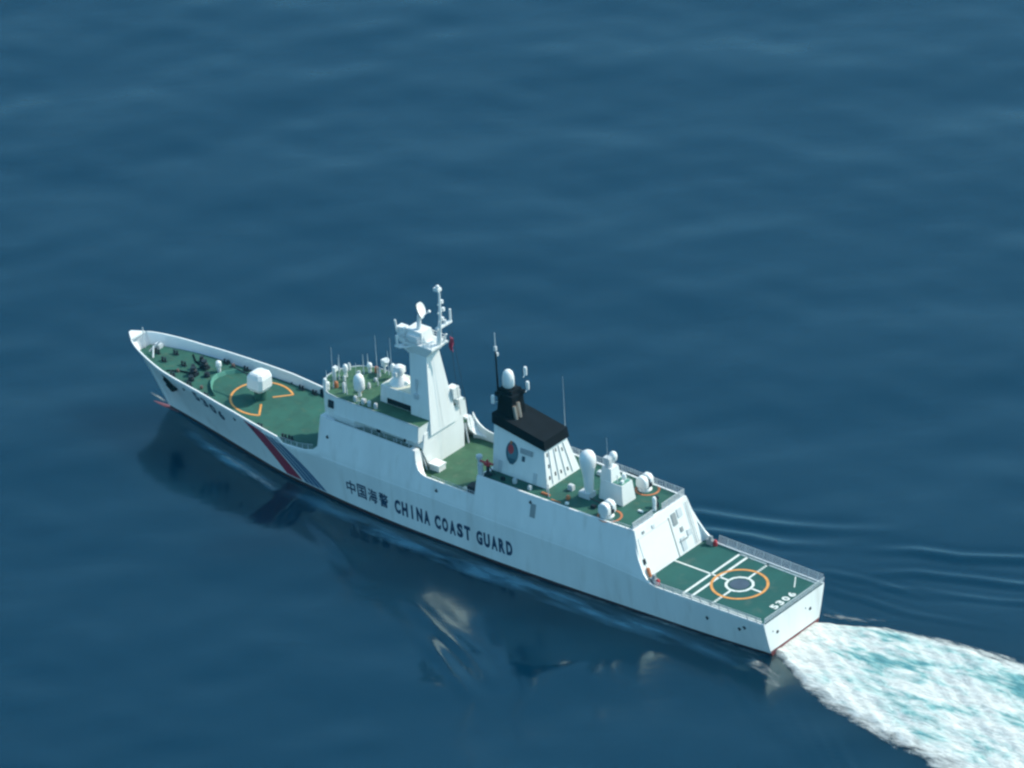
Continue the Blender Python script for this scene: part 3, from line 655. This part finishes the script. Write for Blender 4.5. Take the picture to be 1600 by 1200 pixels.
# ------------------------------------------------------------------ foredeck
FD = lambda x: dz(x)
b = MB(); gx = 105.2
b.lathe((gx, -.2, FD(gx) - .1), [(1.0, 0), (1.0, 1.75)], 24)
gb = b.build('gun_turret', 'green', ship, 40)
b = MB(); z0 = FD(gx) + 1.65
def oct_(x0, x1, y_, c, z): return [(x0, -y_ + c, z), (x0 + c * .8, -y_, z), (x1 - c, -y_, z), (x1, -y_ + c, z), (x1, y_ - c, z), (x1 - c, y_, z), (x0 + c * .8, y_, z), (x0, y_ - c, z)]
Ls = [oct_(gx - 1.25, gx + 1.35, 1.25, .45, z0), oct_(gx - 1.6, gx + 1.75, 1.6, .5, z0 + .6), oct_(gx - 1.65, gx + 1.6, 1.55, .5, z0 + 2.3), oct_(gx - 1.4, gx + 1.1, 1.35, .5, z0 + 3.0), oct_(gx - 1.1, gx + .7, 1.05, .4, z0 + 3.2)]
for A, B_ in zip(Ls[:-1], Ls[1:]):
    b.add(A + B_, [(i, (i + 1) % 8, 8 + (i + 1) % 8, 8 + i) for i in range(8)])
b.add(Ls[0], [tuple(range(8))]); b.add(Ls[-1], [tuple(range(8))])
sh = b.build('turret_shield', 'clean', gb)
sh.location = (0, -.2, 0)
b = MB(); b.tube((gx + 1.5, -.2, z0 + 1.7), (gx + 2.5, -.2, z0 + 1.85), .3, .25); b.tube((gx + 2.5, -.2, z0 + 1.85), (gx + 5.6, -.2, z0 + 2.3), .13, .1); b.box(gx + 1.2, gx + 1.95, -.7, .3, z0 + .9, z0 + 2.1); b.build('gun_barrel', 'dark', gb)
b = MB(); cz = lambda x: FD(x) + .01
def deckpoly(b, pts, w, zf):
    for p, q in zip(pts[:-1], pts[1:]):
        p = Vector(p); q = Vector(q); d = (q - p).normalized(); o = Vector((-d.y, d.x)) * w / 2; L = [p - o, q - o, q + o, p + o]
        b.prism([(a.x, a.y, zf(a.x) - .01) for a in L], [(a.x, a.y, zf(a.x) + .03) for a in L])
ang = [R(a) for a in np.arange(-126, 133, 7)]
gc = (104.9, -.2); deckpoly(b, [(gc[0] + 5.0 * math.cos(t), gc[1] + 5.0 * math.sin(t)) for t in ang], .34, cz)
for t in (ang[0], ang[-1]): deckpoly(b, [(gc[0] + 5.1 * math.cos(t), gc[1] + 5.1 * math.sin(t)), (gc[0] + 1.7 * math.cos(t), gc[1] + 1.7 * math.sin(t))], .32, cz)
b.build('arc_marking', 'orange', ship)
b = MB(); bw = [(111.2, 4.0), (112.4, 3.2), (113.6, 2.0), (114.4, .7), (114.6, -.5), (114.2, -2.0), (113.3, -3.3), (112.3, -4.1)]
for p, q in zip(bw[:-1], bw[1:]):
    b.prism([(p[0], p[1], FD(p[0])), (q[0], q[1], FD(q[0])), (q[0] - .15, q[1], FD(q[0])), (p[0] - .15, p[1], FD(p[0]))], [(p[0] + .25, p[1], FD(p[0]) + .6), (q[0] + .25, q[1], FD(q[0]) + .6), (q[0] + .1, q[1], FD(q[0]) + .6), (p[0] + .1, p[1], FD(p[0]) + .6)])
b.build('breakwater', 'lightgreen', ship)
b = MB(); b.lathe((115.6, -2.0, FD(115)), [(.3, 0), (.34, .8), (.5, 1.2), (.45, 1.8), (.2, 2.0)], 12); b.build('mushroom_vent', 'clean', ship)
for s in (1, -1):
    x = 118.0; b = MB(); b.box(x - .7, x + .7, s * 1.3 - .5, s * 1.3 + .5, FD(x), FD(x) + .5); b.lathe((x, s * 1.3, FD(x) + .5), [(.55, 0), (.6, .4), (.35, .6), (.5, .9)], 14); wl_ = b.build('windlass', 'dark', ship)
    b = MB(); b.path([(x, s * 1.3, FD(x) + .25), (x + 2.5, s * 1.9, FD(x + 2) + .12), (x + 4.2, s * 3.2, FD(x + 4) + .1)], .13); b.build('anchor_chain', 'black', wl_)
for (x, y) in ((124.5, 1.2), (124.5, -1.6), (121.2, .2), (116.4, 4.2), (116.4, -4.6), (112, 5.2), (112.5, -5.5), (99.5, 6.4), (99.5, -6.6), (94.6, 6.3), (93.4, 6.1), (127, 0), (120.5, 3.6), (102, -6.5)):
    if abs(y) > surf(x, FD(x)) - .8: y = math.copysign(surf(x, FD(x)) - .9, y)
    b = MB(); b.box(x - .55, x + .55, y - .2, y + .2, FD(x) - .05, FD(x) + .12)
    for d in (-.3, .3): b.lathe((x + d, y, FD(x) + .1), [(.17, 0), (.15, .45), (.22, .5), (.2, .62)], 10)
    b.build('bollard', 'dark', ship)
for (x, y, h, r, m_) in ((119.8, -2.6, .9, .4, 'dark'), (117.2, 2.8, .8, .5, 'dark'), (116.1, .3, .7, .5, 'dark'), (120.6, 2.2, .5, .25, 'brown'), (114.3, 1.0 + 2.6, .5, .25, 'brown'), (119.3, .0, .8, .35, 'dark'), (114.9, -4.6, .5, .3, 'brown')):
    b = MB(); b.lathe((x, y, FD(x) - .02), [(r, 0), (r, h * .6), (r * .7, h * .7), (r * .9, h)], 12); b.build('capstan', m_, ship)
b = MB(); b.box(127.5, 128.6, -1.9, -1.0, FD(128), FD(128) + .7); b.tube((128.4, .4, FD(128)), (127.4, -1.2, FD(128) + 1.4), .15); b.tube((126.5, 1.6, FD(127)), (127.6, .2, FD(127) + 1.2), .15); b.tube((129.6, 0, FD(129)), (129.9, 0, 13.2), .08); b.build('bow_roller', 'rail', ship)
# flag on the mast halyard (flies free: its own thing)
fl = MB(); vs = []; nx_, nz_ = 6, 10
for i in range(nx_ + 1):
    for j in range(nz_ + 1):
        u = i / nx_; v = j / nz_; vs.append((66.2 - u * .42 + .08 * math.sin(v * 5), -1.9 + .16 * math.sin(u * 7 + v * 6) - .25 * u, 27.8 + v * 2.3 - u * .5))
k0 = (nz_ + 1)
fs = [(i * k0 + j, i * k0 + j + 1, (i + 1) * k0 + j + 1, (i + 1) * k0 + j) for i in range(nx_) for j in range(nz_)]
fl.add(vs, fs); fo2 = fl.build('flag', 'stripe_red', None, 60)
fo2['label'] = 'small red flag hanging limp on the halyard behind the tall white mast'; fo2['category'] = 'flag'
sm = fo2.modifiers.new('thick', 'SOLIDIFY'); sm.thickness = .04
b = MB(); b.tube((66.4, -2.7, 30.7), (63.6, -2.9, 13.6), .028, n=4); b.tube((66.4, -2.2, 30.7), (64.6, -1.6, 17.0), .028, n=4); b.build('halyard', 'dark', mt)

# ------------------------------------------------------------------ water
c60 = (90.0, -50.0)
def axis(c, half, step, far, grow=1.16):
    inner = list(np.arange(-half, half + step * .5, step)); o = []; d = step; p = half
    while p < far: d *= grow; p += d; o.append(p)
    return c + np.array([-q for q in o[::-1]] + inner + o)
X = axis(c60[0], 200, .8, 9000); Y = axis(c60[1], 175, .8, 9000)
gx_, gy_ = np.meshgrid(X, Y, indexing='ij')
Zs = np.zeros_like(gx_)
fdir = math.atan2(-.756, .655)
for i in range(70):
    lam = 8.0 * (9.0 ** rng.random()); a = fdir + rng.normal(0, .55); k = 2 * math.pi / lam
    amp = .0009 * lam ** .9 * rng.uniform(.5, 1.2)
    wob = 1.5 * np.sin(gx_ * .021 * rng.uniform(.6, 1.5) + rng.random() * 6) + 1.5 * np.sin(gy_ * .026 * rng.uniform(.6, 1.5) + rng.random() * 6)
    Zs += amp * np.sin(k * (gx_ * math.cos(a) + gy_ * math.sin(a)) + wob + rng.random() * 6.28)
def ridge(pts, width, amp, skew=1.0):
    global Zs
    P = np.array(pts, float); best = np.full(gx_.shape, 1e9); sgn = np.zeros(gx_.shape); tt = np.zeros(gx_.shape)
    L = np.concatenate([[0], np.cumsum(np.hypot(*np.diff(P, axis=0).T))])
    for i in range(len(P) - 1):
        a, b_ = P[i], P[i + 1]; d = b_ - a; ll = (d ** 2).sum(); t = np.clip(((gx_ - a[0]) * d[0] + (gy_ - a[1]) * d[1]) / ll, 0, 1)
        dx = gx_ - (a[0] + t * d[0]); dy = gy_ - (a[1] + t * d[1]); q = np.hypot(dx, dy); mk_ = q < best
        best = np.where(mk_, q, best); sgn = np.where(mk_, np.sign(dx * d[1] - dy * d[0]), sgn); tt = np.where(mk_, (L[i] + t * math.sqrt(ll)) / L[-1], tt)
    env = np.clip(np.minimum(tt / .25, (1 - tt) / .45), 0, 1); s_ = best * sgn / width
    Zs += amp * env * np.exp(-s_ * s_ * .5) * np.cos(s_ * 1.9)
# diverging wake crests off the starboard quarter
ridge([(44, -14.5), (34.4, -21.2), (28.6, -23.1), (19.9, -26.2), (14.6, -28.9), (4, -35)], 1.7, .26)
ridge([(36, -14), (29.7, -18.1), (23.9, -20.2), (18.5, -21.1), (9, -26)], 1.4, .22)
ridge([(12, -15), (7.8, -18.1), (.8, -19.9), (-6.9, -20.7), (-18, -26)], .8, .17)
ridge([(9, -11), (5.0, -14.3), (-1.4, -15.3), (-10.3, -15.9), (-25, -20)], .7, .16)
ridge([(8, -26), (.4, -30.8), (-6.3, -33.1), (-14.4, -38.2), (-30, -48)], 1.4, .26)
ridge([(4, -20), (-3.3, -25.7), (-12.2, -29.6), (-18.8, -31.9), (-35, -42)], 1.2, .22)
ridge([(6, -8), (1.2, -9.1), (-2.6, -8.9), (-9, -12.5)], .5, .12)
ridge([(2, -17), (-6, -22), (-18, -26), (-40, -37)], .8, .16)
# port side: bow wave train and stern quarter ripples
ridge([(122, 2.4), (112.2, 5.4), (103.6, 7.8), (96.3, 9.6), (90.4, 11.0), (82, 14)], .9, .28)
ridge([(92, 9), (86, 12.5), (76, 17), (62, 24)], 1.6, .20)
ridge([(58, 22), (53.0, 24.5), (47.2, 27.0), (38, 30.7), (28, 36)], 1.8, .25)
ridge([(50, 27), (44, 31.5), (36, 36), (26, 41)], 1.8, .22)
for k in range(6):
    ridge([(8 - k * 5, 10 + k * 1.2), (-2 - k * 6, 16 + k * 2.2), (-14 - k * 7, 24 + k * 3)], .9, .12)
ridge([(90, 9.2), (75, 10.4), (55, 11), (35, 10.6), (20, 10)], .8, .13)
# fade relief beyond the fine area
fade = np.clip(1 - (np.maximum(np.abs(gx_ - c60[0]) - 200, np.abs(gy_ - c60[1]) - 175)) / 60, 0, 1)
Zs *= fade
# keep the water off the hull interior and the level calm alongside
nx, ny = gx_.shape
me = bpy.data.meshes.new('water'); co = np.stack([gx_, gy_, Zs], -1).reshape(-1, 3).astype(np.float32)
idx = np.arange(nx * ny).reshape(nx, ny)
q = np.stack([idx[:-1, :-1], idx[1:, :-1], idx[1:, 1:], idx[:-1, 1:]], -1).reshape(-1, 4).astype(np.int32)
me.vertices.add(len(co)); me.vertices.foreach_set('co', co.ravel())
me.loops.add(q.size); me.loops.foreach_set('vertex_index', q.ravel())
me.polygons.add(len(q)); me.polygons.foreach_set('loop_start', np.arange(0, q.size, 4, dtype=np.int32)); me.polygons.foreach_set('loop_total', np.full(len(q), 4, np.int32))
me.polygons.foreach_set('use_smooth', np.ones(len(q), bool)); me.update(); me.validate()
WM = bpy.data.materials.new('sea_water'); WM.use_nodes = True; n_ = WM.node_tree.nodes; l_ = WM.node_tree.links
bs = n_['Principled BSDF']; bs.inputs['Base Color'].default_value = (.0001, .0155, .037, 1); bs.inputs['Specular Tint'].default_value = (.52, 1, 1, 1); bs.inputs['Subsurface Weight'].default_value = 1.0; bs.inputs['Subsurface Radius'].default_value = (.5, .85, 1); bs.inputs['Subsurface Scale'].default_value = 45; bs.subsurface_method = 'BURLEY'; bs.inputs['Roughness'].default_value = .09; bs.inputs['IOR'].default_value = 1.50
tc = n_.new('ShaderNodeTexCoord')
mp = n_.new('ShaderNodeMapping'); mp.vector_type = 'TEXTURE'; mp.inputs['Rotation'].default_value = (0, 0, math.atan2(-.6333, -.7723)); mp.inputs['Scale'].default_value = (2.3, 1.0, 1)
l_.new(tc.outputs['Object'], mp.inputs[0])
t1 = n_.new('ShaderNodeTexNoise'); t1.inputs['Scale'].default_value = .32; t1.inputs['Detail'].default_value = 3; t1.inputs['Roughness'].default_value = .5; l_.new(mp.outputs[0], t1.inputs['Vector'])
b1 = n_.new('ShaderNodeBump'); b1.inputs['Strength'].default_value = 1; b1.inputs['Distance'].default_value = .035; l_.new(t1.outputs[0], b1.inputs['Height'])
l_.new(b1.outputs[0], bs.inputs['Normal'])
t3 = n_.new('ShaderNodeTexNoise'); t3.inputs['Scale'].default_value = .035; t3.inputs['Detail'].default_value = 3; l_.new(mp.outputs[0], t3.inputs['Vector'])
mr3 = n_.new('ShaderNodeMapRange'); mr3.inputs[1].default_value = .35; mr3.inputs[2].default_value = .65; mr3.inputs[3].default_value = .06; mr3.inputs[4].default_value = .16
l_.new(t3.outputs[0], mr3.inputs[0]); l_.new(mr3.outputs[0], bs.inputs['Roughness'])
me.materials.append(WM)
wo_ = bpy.data.objects.new('water', me); C.objects.link(wo_); wo_['kind'] = 'structure'

# ------------------------------------------------------------------ foam
def foam_mat(name, sx, edge_lo, edge_hi, dens, tq=True):
    m = bpy.data.materials.new(name); m.use_nodes = True; n = m.node_tree.nodes; l = m.node_tree.links
    b = n['Principled BSDF']; b.inputs['Roughness'].default_value = .7; b.inputs['Specular IOR Level'].default_value = .2
    tc = n.new('ShaderNodeTexCoord'); mp = n.new('ShaderNodeMapping'); mp.vector_type = 'TEXTURE'; mp.inputs['Scale'].default_value = (sx, 1, 1); l.new(tc.outputs['Object'], mp.inputs[0])
    wn = n.new('ShaderNodeTexNoise'); wn.inputs['Scale'].default_value = .35; wn.inputs['Detail'].default_value = 3; l.new(mp.outputs[0], wn.inputs['Vector'])
    vm = n.new('ShaderNodeVectorMath'); vm.operation = 'MULTIPLY_ADD'; vm.inputs[1].default_value = (2.2, 2.2, 2.2); l.new(wn.outputs['Color'], vm.inputs[0]); l.new(mp.outputs[0], vm.inputs[2])
    t = n.new('ShaderNodeTexNoise'); t.inputs['Scale'].default_value = .26; t.inputs['Detail'].default_value = 5; t.inputs['Roughness'].default_value = .55; l.new(vm.outputs[0], t.inputs['Vector'])
    cr = n.new('ShaderNodeValToRGB'); e = cr.color_ramp.elements
    e[0].position = .30; e[0].color = (.10, .30, .33, 1); e[1].position = .54; e[1].color = (.72, .74, .71, 1)
    x1 = e.new(.37); x1.color = (.22, .44, .44, 1); x2 = e.new(.44); x2.color = (.50, .64, .62, 1)
    at0 = n.new('ShaderNodeAttribute'); at0.attribute_name = 'cover'
    ed = n.new('ShaderNodeMapRange'); ed.inputs[1].default_value = 0; ed.inputs[2].default_value = 1.3; ed.inputs[3].default_value = .20; ed.inputs[4].default_value = -.02; l.new(at0.outputs['Fac'], ed.inputs[0])
    t4 = n.new('ShaderNodeTexNoise'); t4.inputs['Scale'].default_value = 1.1; t4.inputs['Detail'].default_value = 6; l.new(vm.outputs[0], t4.inputs['Vector'])
    mix4 = n.new('ShaderNodeMath'); mix4.operation = 'MULTIPLY_ADD'; mix4.inputs[1].default_value = .45; l.new(t4.outputs[0], mix4.inputs[0]); 
    sub4 = n.new('ShaderNodeMath'); sub4.operation = 'SUBTRACT'; sub4.inputs[1].default_value = .225; l.new(t.outputs[0], sub4.inputs[0]); l.new(sub4.outputs[0], mix4.inputs[2])
    ad4 = n.new('ShaderNodeMath'); ad4.operation = 'ADD'; l.new(mix4.outputs[0], ad4.inputs[0]); l.new(ed.outputs[0], ad4.inputs[1])
    sx_ = n.new('ShaderNodeSeparateXYZ'); l.new(tc.outputs['Object'], sx_.inputs[0])
    gr = n.new('ShaderNodeMapRange'); gr.inputs[1].default_value = -16; gr.inputs[2].default_value = 0; gr.inputs[3].default_value = 0; gr.inputs[4].default_value = .14; l.new(sx_.outputs[0], gr.inputs[0])
    ad5 = n.new('ShaderNodeMath'); ad5.operation = 'ADD'; l.new(ad4.outputs[0], ad5.inputs[0]); l.new(gr.outputs[0], ad5.inputs[1]); l.new(ad5.outputs[0], cr.inputs[0])
    t2 = n.new('ShaderNodeTexNoise'); t2.inputs['Scale'].default_value = 2.4; t2.inputs['Detail'].default_value = 6; t2.inputs['Roughness'].default_value = .68; l.new(vm.outputs[0], t2.inputs['Vector'])
    mm = n.new('ShaderNodeMapRange'); mm.inputs[1].default_value = .3; mm.inputs[2].default_value = .62; mm.inputs[3].default_value = .55; mm.inputs[4].default_value = 1.0; l.new(t2.outputs[0], mm.inputs[0])
    mx = n.new('ShaderNodeMix'); mx.data_type = 'RGBA'; mx.blend_type = 'MULTIPLY'; mx.inputs[0].default_value = 1; l.new(cr.outputs[0], mx.inputs[6]); l.new(mm.outputs[0], mx.inputs[7])
    l.new(mx.outputs[2], b.inputs['Base Color'])
    at = n.new('ShaderNodeAttribute'); at.attribute_name = 'cover'
    ad = n.new('ShaderNodeMath'); ad.operation = 'ADD'; l.new(at.outputs['Fac'], ad.inputs[0])
    ts = n.new('ShaderNodeTexNoise'); ts.inputs['Scale'].default_value = .9; ts.inputs['Detail'].default_value = 7; ts.inputs['Roughness'].default_value = .66; l.new(vm.outputs[0], ts.inputs['Vector'])
    sc_ = n.new('ShaderNodeMath'); sc_.operation = 'MULTIPLY_ADD'; sc_.inputs[1].default_value = 2.2; sc_.inputs[2].default_value = -1.1; l.new(ts.outputs[0], sc_.inputs[0]); l.new(sc_.outputs[0], ad.inputs[1])
    al = n.new('ShaderNodeMapRange'); al.inputs[1].default_value = edge_lo; al.inputs[2].default_value = edge_hi; al.inputs[4].default_value = dens; l.new(ad.outputs[0], al.inputs[0])
    l.new(al.outputs[0], b.inputs['Alpha'])
    bp = n.new('ShaderNodeBump'); bp.inputs['Strength'].default_value = .8; bp.inputs['Distance'].default_value = .25; l.new(t2.outputs[0], bp.inputs['Height']); l.new(bp.outputs[0], b.inputs['Normal'])
    return m
def water_z(x, y):
    i = np.clip(np.searchsorted(X, x) - 1, 0, nx - 2); j = np.clip(np.searchsorted(Y, y) - 1, 0, ny - 2)
    u = np.clip((x - X[i]) / (X[i + 1] - X[i]), 0, 1); v = np.clip((y - Y[j]) / (Y[j + 1] - Y[j]), 0, 1)
    return (Zs[i, j] * (1 - u) * (1 - v) + Zs[i + 1, j] * u * (1 - v) + Zs[i, j + 1] * (1 - u) * v + Zs[i + 1, j + 1] * u * v)
def foam_sheet(name, center, half_l, half_r, ns, nt, cover, mat_, lift, label, cat='foam'):
    # center: list of (x,y); widths to port / starboard along the path
    P = np.array(center, float); L = np.concatenate([[0], np.cumsum(np.hypot(*np.diff(P, axis=0).T))]); s = np.linspace(0, 1, ns) * L[-1]
    cx = np.interp(s, L, P[:, 0]); cy = np.interp(s, L, P[:, 1]); hl = np.interp(s, L, half_l); hr = np.interp(s, L, half_r)
    tx = np.gradient(cx, s); ty = np.gradient(cy, s); nn = np.hypot(tx, ty); ox, oy = -ty / nn, tx / nn
    v = np.linspace(-1, 1, nt); gxx = cx[:, None] + ox[:, None] * np.where(v > 0, v * hl[:, None], v * hr[:, None]); gyy = cy[:, None] + oy[:, None] * np.where(v > 0, v * hl[:, None], v * hr[:, None])
    cov = cover(s[:, None] / L[-1], v[None, :], s[:, None]) * np.ones_like(gxx)
    zz = water_z(gxx, gyy) + lift(gxx, gyy, cov)
    m = bpy.data.meshes.new(name); idx = np.arange(ns * nt).reshape(ns, nt); q = np.stack([idx[:-1, :-1], idx[1:, :-1], idx[1:, 1:], idx[:-1, 1:]], -1).reshape(-1, 4)
    m.from_pydata(np.stack([gxx, gyy, zz], -1).reshape(-1, 3).tolist(), [], q.tolist())
    a = m.attributes.new('cover', 'FLOAT', 'POINT'); a.data.foreach_set('value', cov.ravel().astype(np.float32))
    m.polygons.foreach_set('use_smooth', [True] * len(m.polygons)); m.materials.append(mat_); m.update()
    o = bpy.data.objects.new(name, m); C.objects.link(o); o['kind'] = 'stuff'; o['label'] = label; o['category'] = cat
    return o
def nz(x, y, seed, lam, k=10):
    r = np.random.default_rng(seed); z = 0
    for i in range(k):
        l_ = lam * r.uniform(.6, 1.8); a = r.uniform(0, 6.28); z = z + np.sin((x * math.cos(a) / 1.8 + y * math.sin(a)) * 6.28 / l_ + r.random() * 6.28)
    return z / math.sqrt(k)
def wl_lift(x, y, c): return .03 + np.clip(c, 0, 1) * (.50 + .11 * nz(x, y, 3, 6.0) + .09 * nz(x, y, 4, 2.2))
cl = [(1.2, 0), (-2, 0), (-8.7, .2), (-16, .7), (-23, 1.0), (-34, 1.2), (-48, 1.6), (-75, 3)]
FW = foam_mat('wake_foam', 3.0, .16, .9, 1.0)
foam_sheet('wake_foam', cl, [5.2, 7.2, 10.9, 13.2, 14.6, 15.4, 17.5, 21], [4.8, 6.0, 9.8, 12.2, 13.8, 15.5, 18.5, 22], 240, 120,
           lambda u, v, s: 1.45 * np.clip((1 - np.abs(v)) / .34, 0, 1) ** .8 * np.clip(1.25 - .008 * s, .6, 1.15), FW, wl_lift, 'broad churned white and turquoise wake spreading behind the ship stern')
FT = foam_mat('thin_foam', 3.5, .50, 1.25, .55)
def thin(name, c, w, cov, label): return foam_sheet(name, c, [w] * len(c), [w] * len(c), 120, 14, cov, FT, lambda x, y, q: .05 + 0 * x, label)
hs = [(x, hw(x, 0) + .55) for x in (112, 104, 96, 88, 80, 70, 60, 50, 40, 30, 20, 10, 0)]
hs = [(xr(x, 0), y) for x, y in hs]
thin('hull_foam', hs, 1.0, lambda u, v, s: (1 - np.abs(v)) * .75 * (.5 + .5 * np.clip((u - .45) * 4, 0, 1)), 'thin streaks of foam sliding along the port waterline of the ship')
thin('bow_wave_foam', [(121, 3.0), (112.2, 5.4), (103.6, 7.8), (96.3, 9.6), (90, 11.4)], 1.0, lambda u, v, s: (1 - np.abs(v)) * 1.3 * np.sin(np.pi * np.clip(u, 0, 1) ** 1.8), 'narrow pale crest of the bow wave peeling off the port bow')
thin('bow_wave_foam', [(132.5, -2.0), (130, -1.5), (127, -.9), (124.5, -.9)], .5, lambda u, v, s: (1 - np.abs(v)) * 1.0 * np.sin(np.pi * u), 'short pale ripple just ahead of the ship stem')
thin('quarter_foam', [(3, -7.2), (-1, -8.8), (-5, -10.5), (-9, -13)], 1.6, lambda u, v, s: (1 - np.abs(v)) * .9 * np.sin(np.pi * u), 'faint patch of foam off the starboard corner of the transom')
thin('quarter_foam', [(5, 7.4), (1, 8.6), (-4, 10.6), (-8, 13)], 2.4, lambda u, v, s: (1 - np.abs(v)) * .9 * np.sin(np.pi * u), 'faint foam veil beside the port corner of the transom')

# pale aerated water dragged along the port side
AE = bpy.data.materials.new('aerated_water'); AE.use_nodes = True; n = AE.node_tree.nodes; l = AE.node_tree.links; b_ = n['Principled BSDF']
b_.inputs['Base Color'].default_value = (.17, .38, .48, 1); b_.inputs['Roughness'].default_value = .35
tc = n.new('ShaderNodeTexCoord'); mp = n.new('ShaderNodeMapping'); mp.vector_type = 'TEXTURE'; mp.inputs['Scale'].default_value = (5, 1, 1); l.new(tc.outputs['Object'], mp.inputs[0])
t = n.new('ShaderNodeTexNoise'); t.inputs['Scale'].default_value = .55; t.inputs['Detail'].default_value = 4; l.new(mp.outputs[0], t.inputs['Vector'])
mr = n.new('ShaderNodeMapRange'); mr.inputs[1].default_value = .36; mr.inputs[2].default_value = .66; l.new(t.outputs[0], mr.inputs[0])
at = n.new('ShaderNodeAttribute'); at.attribute_name = 'cover'; mu = n.new('ShaderNodeMath'); mu.operation = 'MULTIPLY'; l.new(at.outputs['Fac'], mu.inputs[0]); l.new(mr.outputs[0], mu.inputs[1]); l.new(mu.outputs[0], b_.inputs['Alpha'])
def aer(c, w, k, label): return foam_sheet('aerated_water', c, [w] * len(c), [w] * len(c), 120, 14, lambda u, v, s: k * (1 - v * v) * np.sin(np.pi * np.clip(u, 0, 1)) ** .5, AE, lambda x, y, q: .04 + 0 * x, label)
aer([(118, 4.2), (108, 6.6), (100, 8.6), (93, 10.0)], 1.5, .85, 'light blue band of stirred water beside the port bow')
aer([(93, 9.0), (82, 10.2), (70, 11.0), (55, 11.4), (40, 11.3), (25, 10.8), (8, 9.8), (0, 9.5)], 2.2, .8, 'light blue band of stirred water along the port side amidships')

# ------------------------------------------------------------------ thin sea haze
hz = MB(); hz.box(-9500, 9700, -9700, 9500, -3.0, 480.0)
HM = bpy.data.materials.new('haze_air'); HM.use_nodes = True; n = HM.node_tree.nodes; n.remove(n['Principled BSDF'])
pv = n.new('ShaderNodeVolumePrincipled'); pv.inputs['Color'].default_value = (.12, .70, 1, 1); pv.inputs['Density'].default_value = .00002; pv.inputs['Anisotropy'].default_value = .1
HM.node_tree.links.new(pv.outputs[0], n['Material Output'].inputs['Volume'])
M['haze'] = HM
ho = hz.build('haze', 'haze'); ho['kind'] = 'stuff'
